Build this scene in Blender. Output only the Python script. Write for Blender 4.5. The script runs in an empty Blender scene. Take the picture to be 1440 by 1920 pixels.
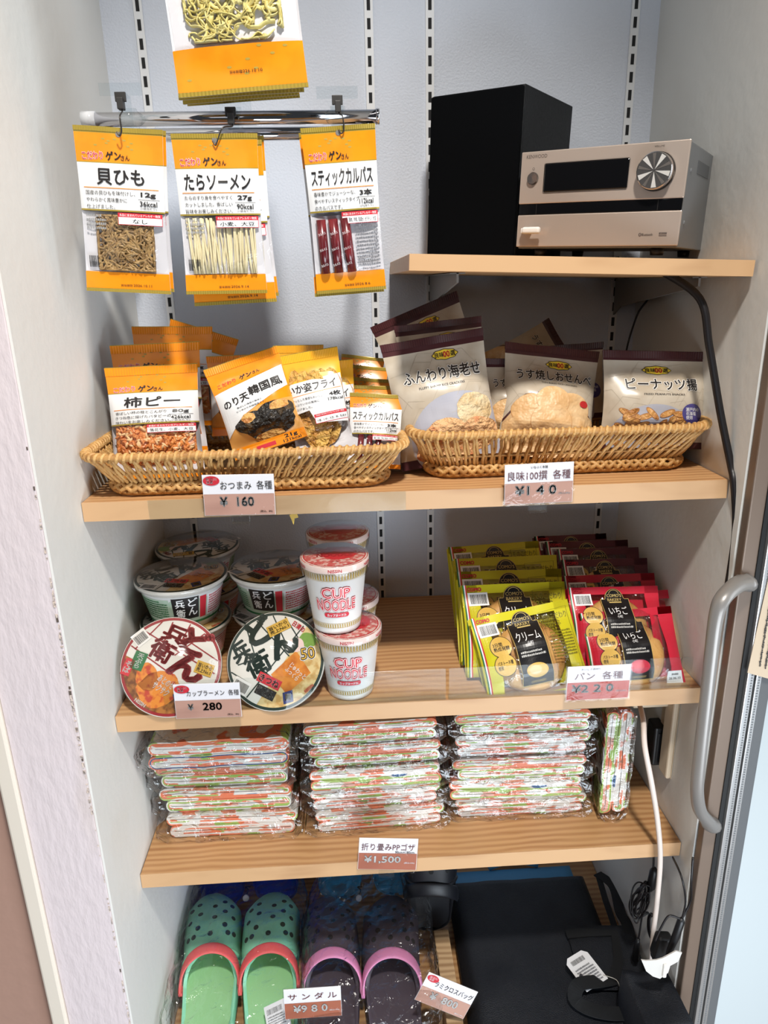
import bpy, bmesh, math, random
from math import sin, cos, pi, radians as rad
from mathutils import Vector, Matrix, Euler, noise
SC = bpy.context.scene
COL = SC.collection
# ---------------------------------------------------------------- camera
F_PX = 1333.95
PITCH, YAW, ROLL = 0.3112, 0.0484, -0.0224
EYE = Vector((0.3474, -1.2656, 1.4398))
FWD = Vector((sin(YAW)*cos(PITCH), cos(YAW)*cos(PITCH), -sin(PITCH)))
_r = Vector((cos(YAW), -sin(YAW), 0)); _u = _r.cross(FWD)
RIGHT = cos(ROLL)*_r + sin(ROLL)*_u
UP = -sin(ROLL)*_r + cos(ROLL)*_u
cam_data = bpy.data.cameras.new('camera'); cam = bpy.data.objects.new('camera', cam_data); COL.objects.link(cam)
cam.matrix_world = Matrix(((RIGHT.x, UP.x, -FWD.x, EYE.x), (RIGHT.y, UP.y, -FWD.y, EYE.y), (RIGHT.z, UP.z, -FWD.z, EYE.z), (0, 0, 0, 1)))
cam_data.sensor_fit = 'VERTICAL'; cam_data.sensor_height = 36; cam_data.lens = F_PX*36/1920; cam_data.clip_start = .05; cam_data.clip_end = 50
SC.camera = cam
# ---------------------------------------------------------------- world, lamps, exposure
SC.view_settings.view_transform = 'Standard'; SC.view_settings.look = 'None'; SC.view_settings.gamma = 1; SC.view_settings.use_curve_mapping = False
SC.view_settings.exposure = -0.27
try:
    SC.cycles.transparent_max_bounces = 40; SC.cycles.max_bounces = 8; SC.cycles.caustics_reflective = False; SC.cycles.caustics_refractive = False
except Exception: pass
world = bpy.data.worlds.new('world'); SC.world = world; world.use_nodes = True
world.node_tree.nodes['Background'].inputs[0].default_value = (.85, .92, 1, 1); world.node_tree.nodes['Background'].inputs[1].default_value = .055
def lamp(name, loc, target, power, size, col, sy=None):
    d = bpy.data.lights.new(name, 'AREA'); d.energy = power; d.color = col; d.size = size
    if sy: d.shape = 'RECTANGLE'; d.size_y = sy
    o = bpy.data.objects.new(name, d); COL.objects.link(o); o.location = loc
    o.rotation_euler = (Vector(target)-Vector(loc)).to_track_quat('-Z', 'Y').to_euler(); return o
def spot(name, loc, target, power, radius, col, angle, blend):
    d = bpy.data.lights.new(name, 'SPOT'); d.energy = power; d.color = col; d.shadow_soft_size = radius; d.spot_size = rad(angle); d.spot_blend = blend
    o = bpy.data.objects.new(name, d); COL.objects.link(o); o.location = loc
    o.rotation_euler = (Vector(target)-Vector(loc)).to_track_quat('-Z', 'Y').to_euler(); return o
spot('ceiling_downlight', (.50, -1.32, 2.75), (.24, -.28, .82), 205, .075, (1, .95, .88), 70, 1)
lamp('ceiling_downlight_left', (-.45, -1.35, 2.75), (.5, -.2, 1.0), 2.5, .14, (1, .95, .88))
lamp('daylight_right', (2.3, -1.25, 1.35), (0, -.3, 1.1), 20, .55, (.84, .92, 1), 2.0)
lamp('room_front', (-.5, -3.0, 2.2), (.4, 0, .9), 5, 1.4, (.95, .96, 1))
lamp('showcase_glow', (.80, -1.60, .40), (.25, -.1, .25), 27, 1.1, (.82, .91, 1), .7)
# ---------------------------------------------------------------- pixel -> point on a plane (places read off the photograph)
def at(px, py, x=None, y=None, z=None):
    d = RIGHT*((px-720)/F_PX) - UP*((py-960)/F_PX) + FWD
    t = (x-EYE.x)/d.x if x is not None else (y-EYE.y)/d.y if y is not None else (z-EYE.z)/d.z
    return EYE + d*t
# ---------------------------------------------------------------- materials
def lin(c):
    return tuple((v/12.92 if v <= .04045 else ((v+.055)/1.055)**2.4) for v in (x/255 for x in c))
MATS = {}
def mat(name, col=(200, 200, 200), rough=.5, metal=0, spec=.5, bump=None, var=None, coat=0, stretch=None, emit=None, trans=0):
    """bump=(scale,strength,detail) noise bump; var=(colour2,scale,lo,hi) noise colour patches"""
    if name in MATS: return MATS[name]
    m = bpy.data.materials.new(name); m.use_nodes = True; nt = m.node_tree; b = nt.nodes['Principled BSDF']
    c = lin(col); b.inputs['Base Color'].default_value = (*c, 1); b.inputs['Roughness'].default_value = rough; b.inputs['Metallic'].default_value = metal
    b.inputs['Specular IOR Level'].default_value = spec; b.inputs['Coat Weight'].default_value = coat; b.inputs['Coat Roughness'].default_value = .08
    if trans: b.inputs['Transmission Weight'].default_value = trans
    if emit: b.inputs['Emission Color'].default_value = (*lin(emit[0]), 1); b.inputs['Emission Strength'].default_value = emit[1]
    if bump or var:
        tc = nt.nodes.new('ShaderNodeTexCoord'); mp = nt.nodes.new('ShaderNodeMapping'); nt.links.new(tc.outputs['Object'], mp.inputs[0])
        if stretch: mp.inputs['Scale'].default_value = stretch
    if bump:
        n = nt.nodes.new('ShaderNodeTexNoise'); n.inputs['Scale'].default_value = bump[0]; n.inputs['Detail'].default_value = bump[2] if len(bump) > 2 else 2
        nt.links.new(mp.outputs[0], n.inputs['Vector']); bp = nt.nodes.new('ShaderNodeBump'); bp.inputs['Strength'].default_value = bump[1]; bp.inputs['Distance'].default_value = .01
        nt.links.new(n.outputs['Fac'], bp.inputs['Height']); nt.links.new(bp.outputs[0], b.inputs['Normal'])
    if var:
        n = nt.nodes.new('ShaderNodeTexNoise'); n.inputs['Scale'].default_value = var[1]; n.inputs['Detail'].default_value = 3
        nt.links.new(mp.outputs[0], n.inputs['Vector']); r = nt.nodes.new('ShaderNodeValToRGB'); e = r.color_ramp.elements
        e[0].position = var[2] if len(var) > 2 else .4; e[1].position = var[3] if len(var) > 3 else .6; e[0].color = (*c, 1); e[1].color = (*lin(var[0]), 1)
        nt.links.new(n.outputs['Fac'], r.inputs[0]); nt.links.new(r.outputs[0], b.inputs['Base Color'])
    MATS[name] = m; return m
def ink(col, rough=.45): return mat('print_%d_%d_%d' % col, col, rough)
def film(name, tint=(1, 1, 1), scale=55, strength=.5, gloss=1.3, rough=.09):
    if name in MATS: return MATS[name]
    m = bpy.data.materials.new(name); m.use_nodes = True; nt = m.node_tree; nt.nodes.remove(nt.nodes['Principled BSDF']); L = nt.links.new
    out = nt.nodes['Material Output']; tr = nt.nodes.new('ShaderNodeBsdfTransparent'); tr.inputs[0].default_value = (*tint, 1)
    gl = nt.nodes.new('ShaderNodeBsdfGlossy'); gl.inputs['Roughness'].default_value = rough; mx = nt.nodes.new('ShaderNodeMixShader'); fr = nt.nodes.new('ShaderNodeLayerWeight'); fr.inputs[0].default_value = .5; pw = nt.nodes.new('ShaderNodeMath'); pw.operation = 'POWER'; pw.inputs[1].default_value = 4.2; ad = nt.nodes.new('ShaderNodeMath'); ad.operation = 'MULTIPLY_ADD'; ad.inputs[1].default_value = .9; ad.inputs[2].default_value = .038
    ml = nt.nodes.new('ShaderNodeMath'); ml.operation = 'MULTIPLY'; ml.inputs[1].default_value = gloss; ml.use_clamp = True
    tc = nt.nodes.new('ShaderNodeTexCoord'); n = nt.nodes.new('ShaderNodeTexNoise'); n.inputs['Scale'].default_value = scale; n.inputs['Detail'].default_value = 3; n.inputs['Distortion'].default_value = 1.2
    bp = nt.nodes.new('ShaderNodeBump'); bp.inputs['Strength'].default_value = strength; bp.inputs['Distance'].default_value = .006
    L(tc.outputs['Object'], n.inputs['Vector']); L(n.outputs['Fac'], bp.inputs['Height']); L(bp.outputs[0], gl.inputs['Normal']); L(bp.outputs[0], fr.inputs['Normal'])
    L(fr.outputs['Facing'], pw.inputs[0]); L(pw.outputs[0], ad.inputs[0]); L(ad.outputs[0], ml.inputs[0]); L(ml.outputs[0], mx.inputs[0]); L(tr.outputs[0], mx.inputs[1]); L(gl.outputs[0], mx.inputs[2]); L(mx.outputs[0], out.inputs[0])
    MATS[name] = m; return m
def wood(name, c1, c2, rough=.45):
    m = mat(name, c1, rough); nt = m.node_tree; b = nt.nodes['Principled BSDF']; L = nt.links.new
    tc = nt.nodes.new('ShaderNodeTexCoord'); mp = nt.nodes.new('ShaderNodeMapping'); mp.inputs['Scale'].default_value = (.9, 14, 14); L(tc.outputs['Object'], mp.inputs[0])
    n = nt.nodes.new('ShaderNodeTexNoise'); n.inputs['Scale'].default_value = 6; n.inputs['Detail'].default_value = 4; n.inputs['Distortion'].default_value = .6; L(mp.outputs[0], n.inputs['Vector'])
    mp2 = nt.nodes.new('ShaderNodeMapping'); mp2.inputs['Scale'].default_value = (.35, 1, 1); L(tc.outputs['Object'], mp2.inputs[0])
    w = nt.nodes.new('ShaderNodeTexWave'); w.wave_type = 'BANDS'; w.bands_direction = 'Y'; w.inputs['Scale'].default_value = 26; w.inputs['Distortion'].default_value = 5; w.inputs['Detail'].default_value = 2; w.inputs['Detail Scale'].default_value = .7
    L(mp2.outputs[0], w.inputs['Vector'])
    mx = nt.nodes.new('ShaderNodeMath'); mx.operation = 'MULTIPLY'; L(n.outputs['Fac'], mx.inputs[0]); L(w.outputs['Fac'], mx.inputs[1])
    r = nt.nodes.new('ShaderNodeValToRGB'); e = r.color_ramp.elements; e[0].position = .05; e[1].position = .62; e[0].color = (*lin(c1), 1); e[1].color = (*lin(c2), 1)
    L(mx.outputs[0], r.inputs[0]); L(r.outputs[0], b.inputs['Base Color']); return m
# ---------------------------------------------------------------- mesh builder
class MB:
    def __init__(s): s.v = []; s.f = []; s.m = []; s.mi = []; s.sm = []
    def mid(s, m):
        if m not in s.m: s.m.append(m)
        return s.m.index(m)
    def add(s, vs, fs, m, smooth=False, M=None):
        o = len(s.v); i = s.mid(m)
        s.v += [tuple(M @ Vector(p)) if M is not None else tuple(p) for p in vs]
        for f in fs: s.f.append(tuple(o+k for k in f)); s.mi.append(i); s.sm.append(smooth)
    def addbm(s, bm, m, smooth=False, M=None):
        bm.verts.index_update(); s.add([v.co for v in bm.verts], [[v.index for v in f.verts] for f in bm.faces], m, smooth, M); bm.free()
    def box(s, lo, hi, m, bev=0, seg=2, M=None, smooth=False):
        bm = bmesh.new(); bmesh.ops.create_cube(bm, size=1)
        for v in bm.verts: v.co = Vector([lo[i]+(hi[i]-lo[i])*(v.co[i]+.5) for i in range(3)])
        if bev: bmesh.ops.bevel(bm, geom=bm.edges[:], offset=bev, segments=seg, affect='EDGES', profile=.5)
        s.addbm(bm, m, smooth, M)
    def prism(s, pts, z0, z1, m, M=None, bev=0, seg=2, smooth=False):
        bm = bmesh.new(); a = [bm.verts.new((x, y, z0)) for x, y in pts]; f = bm.faces.new(a)
        r = bmesh.ops.extrude_face_region(bm, geom=[f]); 
        for g in r['geom']:
            if isinstance(g, bmesh.types.BMVert): g.co.z = z1
        bmesh.ops.recalc_face_normals(bm, faces=bm.faces[:])
        if bev: bmesh.ops.bevel(bm, geom=[e for e in bm.edges if abs(e.verts[0].co.z-e.verts[1].co.z) < 1e-9], offset=bev, segments=seg, affect='EDGES', profile=.5)
        s.addbm(bm, m, smooth, M)
    def lathe(s, prof, m, n=48, M=None, smooth=True, cap0=False, cap1=False):
        vs = []; fs = []
        for r, z in prof:
            for k in range(n): a = 2*pi*k/n; vs.append((r*cos(a), r*sin(a), z))
        for i in range(len(prof)-1):
            for k in range(n): j = (k+1) % n; fs.append((i*n+k, i*n+j, (i+1)*n+j, (i+1)*n+k))
        if cap0: fs.append(tuple(range(n))[::-1])
        if cap1: fs.append(tuple((len(prof)-1)*n+k for k in range(n)))
        s.add(vs, fs, m, smooth, M)
    def tube(s, path, r, m, n=8, M=None, closed=False, cap=True, flat=1.0):
        P = [Vector(p) for p in path]; N = len(P); vs = []; fs = []; up = None
        rr = r if hasattr(r, '__len__') else [r]*N
        for i, p in enumerate(P):
            t = (P[(i+1) % N]-P[i-1]) if closed else (P[min(i+1, N-1)]-P[max(i-1, 0)])
            t = t.normalized() if t.length > 1e-9 else Vector((0, 0, 1))
            if up is None: up = Vector((0, 0, 1)) if abs(t.z) < .9 else Vector((0, 1, 0))
            a = up-t*up.dot(t); a = a.normalized() if a.length > 1e-6 else t.orthogonal().normalized(); b = t.cross(a); up = a
            for k in range(n): q = 2*pi*k/n; vs.append(p+(a*cos(q)*flat+b*sin(q))*rr[i])
        for i in range(N if closed else N-1):
            for k in range(n): j = (k+1) % n; i2 = (i+1) % N; fs.append((i*n+k, i*n+j, i2*n+j, i2*n+k))
        if cap and not closed: fs += [tuple(range(n))[::-1], tuple((N-1)*n+k for k in range(n))]
        s.add(vs, fs, m, True, M)
    def grid(s, fn, nu, nv, m, us=None, vs=None, smooth=True, mfn=None, flip=False):
        us = us or [i/nu for i in range(nu+1)]; vs = vs or [i/nv for i in range(nv+1)]; W = len(us); o = len(s.v)
        for v in vs:
            for u in us: s.v.append(tuple(fn(u, v)))
        for j in range(len(vs)-1):
            for i in range(W-1):
                q = (o+j*W+i, o+j*W+i+1, o+(j+1)*W+i+1, o+(j+1)*W+i); s.f.append(q[::-1] if flip else q)
                s.mi.append(s.mid(mfn((us[i]+us[i+1])/2, (vs[j]+vs[j+1])/2) if mfn else m)); s.sm.append(smooth)
    def build(s, name, parent=None, loc=None, rot=None):
        me = bpy.data.meshes.new(name); me.from_pydata(s.v, [], s.f)
        for m in s.m: me.materials.append(m)
        me.polygons.foreach_set('material_index', s.mi); me.polygons.foreach_set('use_smooth', s.sm); me.update()
        o = bpy.data.objects.new(name, me); COL.objects.link(o)
        if parent: o.parent = parent
        if loc is not None: o.location = loc
        if rot is not None: o.rotation_euler = rot
        return o
def tag(o, label, cat, group=None):
    o['label'] = label; o['category'] = cat
    if group: o['group'] = group
    return o
def struct(o): o['kind'] = 'structure'; return o
def thing(name, label, cat, loc=(0, 0, 0), rot=(0, 0, 0), group=None):
    o = bpy.data.objects.new(name, None); COL.objects.link(o); o.location = loc; o.rotation_euler = rot; o.empty_display_size = .02
    return tag(o, label, cat, group)
def dup(src, label, group=None, loc=None, rot=None):
    def rec(o, par):
        c = o.copy(); COL.objects.link(c)
        if par: c.parent = par
        for ch in o.children: rec(ch, c)
        return c
    kids = list(src.children); r = src.copy(); COL.objects.link(r)
    for ch in kids: rec(ch, r)
    r['label'] = label
    if group: r['group'] = group
    if loc is not None: r.location = loc
    if rot is not None: r.rotation_euler = rot
    return r
def pose(o, loc, lean=0, roll=0, yaw=0, s=1):
    o.location = loc; o.rotation_euler = (Matrix.Rotation(yaw, 3, 'Z') @ Matrix.Rotation(-lean, 3, 'X') @ Matrix.Rotation(roll, 3, 'Y')).to_euler(); o.scale = (s, s, s)
def place_top(o, tl, tr, Y, w, h, lean=0, yaw=0, front=None):
    """stand a pack so that its top edge runs between two points of the photograph; front: the y its foot may not pass"""
    for _ in range(60):
        a, b = at(*tl, y=Y), at(*tr, y=Y); d = b-a; roll = -math.atan2(d.z, d.x); s = max(.85, min(1.18, d.length/w))
        R = Matrix.Rotation(yaw, 3, 'Z') @ Matrix.Rotation(-lean, 3, 'X') @ Matrix.Rotation(roll, 3, 'Y')
        base = (a+b)/2 - R @ Vector((0, 0, h*s))
        if front is None or base.y >= front: break
        Y += .003
    pose(o, base, lean, roll, yaw, s)
# ---------------------------------------------------------------- lettering and flat art, cut fine and laid on curved faces
_TX = {}
def text_flat(body, bold, lsp=1.0):
    k = (body, bold, lsp)
    if k in _TX: return _TX[k]
    c = bpy.data.curves.new('t', 'FONT'); c.body = body; c.size = 1; c.resolution_u = 2; c.offset = bold; c.fill_mode = 'FRONT'; c.space_line = lsp
    o = bpy.data.objects.new('t', c); COL.objects.link(o); dg = bpy.context.evaluated_depsgraph_get(); dg.update()
    me = o.evaluated_get(dg).to_mesh(); vs = [(v.co.x, v.co.y) for v in me.vertices]; fs = [tuple(p.vertices) for p in me.polygons]
    bpy.data.objects.remove(o); bpy.data.curves.remove(c)
    _TX[k] = (vs, fs); return vs, fs
def _rot(pts, cx, cy, a):
    c, s = cos(a), sin(a); return [(cx+(x-cx)*c-(y-cy)*s, cy+(x-cx)*s+(y-cy)*c) for x, y in pts]
def T(body, cx, cy, w, h, m, bold=.008, l=4, rot=0, lsp=1.0, ref=None):
    vs, fs = text_flat(body, 0, lsp)
    if not vs: return ([], [], m, l)
    rv = text_flat(body, 0, lsp)[0] if ref is None else ref
    x0, x1 = min(v[0] for v in rv), max(v[0] for v in rv); y0, y1 = min(v[1] for v in rv), max(v[1] for v in rv)
    sx = w/(x1-x0) if w else None; sy = h/(y1-y0) if h else None; sx = sx or sy; sy = sy or sx
    p = [(cx+(x-(x0+x1)/2)*sx, cy+(y-(y0+y1)/2)*sy) for x, y in vs]
    if bold >= .009:                      # heavier strokes: the glyph laid down again a hair to each side
        q = [(cos(a), sin(a)) for a in [k*pi/4 for k in range(8)]] if bold >= .03 else [(1, 0), (-1, 0), (0, 1), (0, -1)] if bold >= .015 else [(1, 0), (-1, 0)]
        n = len(p); fs = [tuple(i+n*k for i in f) for k in range(len(q)) for f in fs]; p = [(x+dx*bold*sx, y+dy*bold*sy) for dx, dy in q for x, y in p]
    return (_rot(p, cx, cy, rot) if rot else p, fs, m, l)
def Rc(x0, y0, x1, y1, m, l=1, rot=0):
    p = [(x0, y0), (x1, y0), (x1, y1), (x0, y1)]
    return (_rot(p, (x0+x1)/2, (y0+y1)/2, rot) if rot else p, [(0, 1, 2, 3)], m, l)
def El(cx, cy, rx, ry, m, l=1, n=28): return ([(cx+rx*cos(2*pi*k/n), cy+ry*sin(2*pi*k/n)) for k in range(n)], [tuple(range(n))], m, l)
def Pg(pts, m, l=1): return (list(pts), [tuple(range(len(pts)))], m, l)
def Ln(pts, w, m, l=3, closed=False):
    n = len(pts); vs = []; fs = []
    for i in range(n):
        a = Vector(pts[i-1] if (i or closed) else pts[0]); b = Vector(pts[(i+1) % n] if (i < n-1 or closed) else pts[-1]); t = (b-a).normalized(); nn = Vector((-t.y, t.x))*w/2; p = Vector(pts[i])
        vs += [tuple(p+nn), tuple(p-nn)]
    for i in range(n if closed else n-1): j = (i+1) % n; fs.append((2*i+1, 2*j+1, 2*j, 2*i))
    return (vs, fs, m, l)
def Bar(x0, y0, x1, y1, l=3, seed=1, rot=0):
    r = random.Random(seed); vs = []; fs = []; x = x0
    while x < x1-.0004:
        w = r.choice((.0004, .0006, .0009)); a = len(vs); vs += [(x, y0), (min(x+w, x1), y0), (min(x+w, x1), y1), (x, y1)]; fs.append((a, a+1, a+2, a+3)); x += w+r.choice((.0004, .0007))
    return (_rot(vs, (x0+x1)/2, (y0+y1)/2, rot) if rot else vs, fs, ink((25, 25, 25)), l)
LAYER = .0002
def art(mb, items, fn, g=None, clip=None):
    """items: flat pieces; fn(x, y, off) -> 3D; g: cut pitch; clip: (x0,y0,x1,y1)"""
    for vs, fs, m, l in items:
        if not vs: continue
        if g or clip:
            bm = bmesh.new(); bv = [bm.verts.new((x, y, 0)) for x, y in vs]
            for f in fs:
                try: bm.faces.new([bv[i] for i in f])
                except ValueError: pass
            if clip:
                for co, no in (((clip[0], 0, 0), (-1, 0, 0)), ((clip[2], 0, 0), (1, 0, 0)), ((0, clip[1], 0), (0, -1, 0)), ((0, clip[3], 0), (0, 1, 0))):
                    bmesh.ops.bisect_plane(bm, geom=bm.verts[:]+bm.edges[:]+bm.faces[:], plane_co=co, plane_no=no, clear_outer=True)
            if g and bm.verts:
                for ax in (0, 1):
                    a, b = min(v.co[ax] for v in bm.verts), max(v.co[ax] for v in bm.verts)
                    for k in range(math.floor(a/g)+1, math.ceil(b/g)):
                        co = [0, 0, 0]; co[ax] = k*g; no = [0, 0, 0]; no[ax] = 1
                        bmesh.ops.bisect_plane(bm, geom=bm.verts[:]+bm.edges[:]+bm.faces[:], plane_co=co, plane_no=no, dist=1e-7)
            bm.verts.index_update(); vs = [(v.co.x, v.co.y) for v in bm.verts]; fs = [[v.index for v in f.verts] for f in bm.faces]; bm.free()
        mb.add([fn(x, y, l*LAYER) for x, y in vs], fs, m)
def facing(x, y, off): return (x, -off, y)          # a flat upright card: x right, y up, front towards -Y
# ================================================================ the setting
W, D = .856, .37
white_wall = mat('painted_wallpaper', (226, 226, 224), .75, bump=(260, .35, 3))
back_wall_m = mat('back_wallpaper', (205, 211, 222), .75, bump=(300, .16, 2))
side_m = mat('smooth_paint', (220, 219, 214), .7, bump=(60, .06, 4), var=((216, 212, 204), 6, .55, .85))
pink_m = mat('rough_pink_plaster', (216, 203, 204), .85, bump=(90, .22, 6), var=((208, 192, 184), 11, .56, .8), stretch=(1, 1, .35))
brown_m = mat('brown_door_paint', (176, 140, 124), .6, bump=(40, .1))
cream_m = mat('cream_edge_paint', (226, 215, 200), .6)
b = MB(); b.box((-.02, 0, 0), (W+.02, .05, 2.5), back_wall_m); struct(b.build('wall_back'))
b = MB(); b.box((-.06, -.485, 0), (0, .05, 2.5), side_m, .004); struct(b.build('wall_left'))
b = MB(); b.box((W, -.405, 0), (W+.06, .05, 2.5), side_m); struct(b.build('wall_right'))
b = MB(); b.box((-.0865, -.4886, 0), (-.0004, -.4854, 2.5), pink_m, .001); struct(b.build('wall_front'))
r_ = random.Random(5); worn = mat('worn_plaster_edge', (206, 190, 178), .9, bump=(120, .8)); b = MB()
for k in range(150):
    z = r_.uniform(.3, 1.32); z = .3+1.0*r_.random()**1.3 if k % 2 else r_.gauss(.98, .10); s = r_.uniform(.0002, .0016)*(1.3 if .8 < z < 1.1 else .7)
    b.box((-.0014-s, -.4889-s*.25, z), (-.0006, -.4882, z+r_.uniform(.001, .007)), worn if k % 13 else mat('dark_chip', (96, 84, 76), .9))
struct(b.build('trim_2'))
b = MB(); b.box((-.108, -.494, 0), (-.0869, -.470, 2.5), cream_m, .003); struct(b.build('trim_1'))
b = MB(); b.box((-.5, -.47, 0), (-.1085, -.45, 2.5), brown_m); struct(b.build('wall_side'))
b = MB(); b.box((-1.5, -4, -.05), (2.5, .05, 0), mat('grey_floor', (120, 108, 98), .6)); struct(b.build('floor'))
wood_m = wood('pale_pine_laminate', (202, 158, 110), (172, 124, 80))
wood_e = wood('pine_edge', (200, 160, 118), (176, 134, 94))
def board(label, lo, hi, rot=None, origin=None):
    o = thing('shelf_board', label, 'shelf', origin or lo)
    L0 = Vector(lo)-Vector(o.location); H0 = Vector(hi)-Vector(o.location)
    b = MB(); b.box((L0.x, L0.y+.0012, L0.z), H0, wood_m, .0006, 1); b.build('board', o)
    b = MB(); b.box((L0.x, L0.y, L0.z), (H0.x, L0.y+.0011, H0.z), wood_e); b.build('edge_band', o)
    if rot: o.rotation_euler = rot
    return o
Z1, Z2, Z3, TH = 1.1787, .860, .5771, .0256
board('long pine shelf board carrying the two wicker baskets', (.001, -D, Z1-TH), (W-.001, -.006, Z1))
board('pine shelf board under the cup noodles and bread packs', (.001, -D, Z2-TH), (W-.001, -.006, Z2))
board('pine shelf board under the stacks of wrapped mats', (.001, -D, Z3-TH), (W-.001, -.006, Z3))
board('short pine shelf board under the stereo and speaker', (.428, -D, 1.4535), (W-.0035, -.006, 1.4725), (0, rad(2.1), 0), (.428, -D, 1.472))
board('lowest pine board under the sandals and black bag', (.001, -.52, .178), (W-.001, -.006, .2))
# slotted wall standards
steel_w = mat('white_enamel_steel', (222, 224, 226), .4); slot_m = mat('slot_shadow', (22, 22, 24), .8)
for x, nm in ((.0565, 'leftmost slotted white wall standard, behind the hanging snack rail'), (.402, 'slotted white wall standard at the right end of the chrome rail'),
              (.4957, 'slotted white wall standard passing behind the black speaker'), (.8162, 'rightmost slotted white wall standard, beside the stereo')):
    b = MB(); b.box((x-.0065, -.004, .05), (x+.0065, -.0005, 2.2), steel_w)
    for k in range(86): z = .06+k*.025; b.box((x-.0026, -.0046, z), (x+.0026, -.0039, z+.0145), slot_m)
    tag(b.build('wall_standard'), nm, 'shelf standard', 'slotted wall standards')
grey_m = mat('grey_bracket', (120, 116, 112), .5)
for x, lb in ((.4957, 'grey shelf bracket under the left end of the stereo shelf'), (.8162, 'grey shelf bracket under the right end of the stereo shelf')):
    t = thing('shelf_bracket', lb, 'bracket', (x, -.006, 1.45), group='stereo shelf brackets')
    zt = 1.4535-(x-.428)*.0367-1.45-.0006
    b = MB(); b.prism([(0, zt), (-.30, zt), (-.30, zt-.012), (-.03, zt-.045), (0, zt-.06)], -.0015, .0015, grey_m, Matrix(((0, 0, 1, 0), (1, 0, 0, 0), (0, 1, 0, 0), (0, 0, 0, 1)))); b.build('arm', t)
    b = MB(); b.box((-.01, -.30, zt-.0012), (.01, -.002, zt), grey_m); b.build('flange', t)
# glass door on the right
frame_m = mat('bronze_frame', (122, 105, 92), .4, .3); alu = mat('brushed_aluminium', (205, 205, 205), .3, .8); blk = mat('black_rubber', (18, 18, 18), .6)
t = thing('door_1', 'glass', 'door'); del t['label'], t['category']; struct(t)
b = MB(); b.box((W+.0015, -.424, 0), (W+.0215, -.407, 2.3), frame_m, .002); b.build('door_frame', t)
b = MB(); b.box((W+.0217, -.424, 0), (W+.0285, -.409, 2.3), blk); b.build('gasket', t)
b = MB(); b.box((W+.0287, -.430, 0), (W+.0385, -.409, 2.3), alu, .001); b.box((W+.0415, -.430, 0), (W+.0495, -.409, 2.3), alu, .001); b.box((W+.0387, -.424, 0), (W+.0413, -.409, 2.3), blk)
for k in range(260):
    z = .25+k*.0042
    for xx in (W+.0350, W+.0455): b.box((xx-.0012, -.4306, z), (xx+.0012, -.4299, z+.002), mat('strip_dot', (120, 122, 124), .4))
b.build('metal_strip', t)
b = MB(); b.box((W+.0497, -.426, 0), (W+.066, -.409, 2.3), mat('grey_spacer', (96, 98, 100), .35), .001); b.build('glazing_bar', t)
b = MB(); b.box((W+.0662, -.419, 0), (W+.5, -.414, 2.3), mat('pale_glass_panel', (190, 198, 200), .08, 0, .6)); b.build('glass', t)
hp = [at(1398, 1092, y=-.426), at(1380, 1098, y=-.44), at(1354, 1124, y=-.457), at(1342, 1160, y=-.461), at(1332, 1240, y=-.462), at(1322, 1330, y=-.462), at(1312, 1420, y=-.461), at(1307, 1480, y=-.458), at(1312, 1518, y=-.448), at(1326, 1538, y=-.438), at(1332, 1544, y=-.426)]
def smoothpath(P, n=6):
    P = [Vector(p) for p in P]; out = []
    for i in range(len(P)-1):
        p0, p1, p2, p3 = P[max(i-1, 0)], P[i], P[i+1], P[min(i+2, len(P)-1)]
        for k in range(n):
            t = k/n; out.append(.5*((2*p1)+(p2-p0)*t+(2*p0-5*p1+4*p2-p3)*t*t+(3*p1-p0-3*p2+p3)*t**3))
    return out+[P[-1]]
b = MB(); sp = smoothpath(hp); nn = len(sp)
b.tube(sp, [.0165-.0075*sin(pi*i/(nn-1))**.5 for i in range(nn)], mat('grey_handle', (150, 146, 142), .35, .3), 14, flat=.75); b.build('door_handle', t)
def scrib(x0, y0, x1, y1, rows, m, seed=0, l=4, vertical=False, rot=0):
    """fine print too small to read in the photograph: broken strokes, no letters"""
    r = random.Random(seed); vs = []; fs = []
    def q(a, c, b_, d): k = len(vs); vs.extend([(a, c), (b_, c), (b_, d), (a, d)]); fs.append((k, k+1, k+2, k+3))
    if vertical:
        y = y1
        while y > y0: h = r.uniform(.0008, .0022); q(x0+r.uniform(0, .3)*(x1-x0), y-h, x1-r.uniform(0, .3)*(x1-x0), y); y -= h+.0009
    else:
        p = (y1-y0)/rows
        for i in range(rows):
            x = x0; e = x1-(r.random()*.25*(x1-x0) if i == rows-1 else 0); y = y0+i*p
            while x < e: w = r.uniform(.0007, .0024); q(x, y+p*.18, min(x+w, e), y+p*(.62+.2*r.random())); x += w+.0006
    return (_rot(vs, (x0+x1)/2, (y0+y1)/2, rot) if rot else vs, fs, m, l)
# paper notice on the glass
t = thing('paper_notice', 'beige paper notice with green lettering taped to the glass door', 'notice', (W+.0262, -.4315, .885))
b = MB(); b.prism([(.012, .225), (.10, .225), (.10, .0), (.0, .035)], -.0003, .0003, mat('beige_paper', (206, 186, 160), .8), Matrix(((1, 0, 0, 0), (0, 0, -1, 0), (0, 1, 0, 0), (0, 0, 0, 1))))
gi = ink((40, 110, 50)); ki = ink((40, 38, 36))
it = [T('米', .0225, .158, .017, .018, gi, .02), Ln([(.05+.026*cos(a/12*2*pi), .195+.02*sin(a/12*2*pi)) for a in range(13)], .0018, ink((60, 70, 110)), 3)]
for k in range(4): it.append(scrib(.0135+k*.0085, .045-.003*k, .0175+k*.0085, .135, 1, ki, k, vertical=True))
art(b, it, lambda x, y, o: (x, -.0004-o, y)); b.build('sheet', t)
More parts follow.
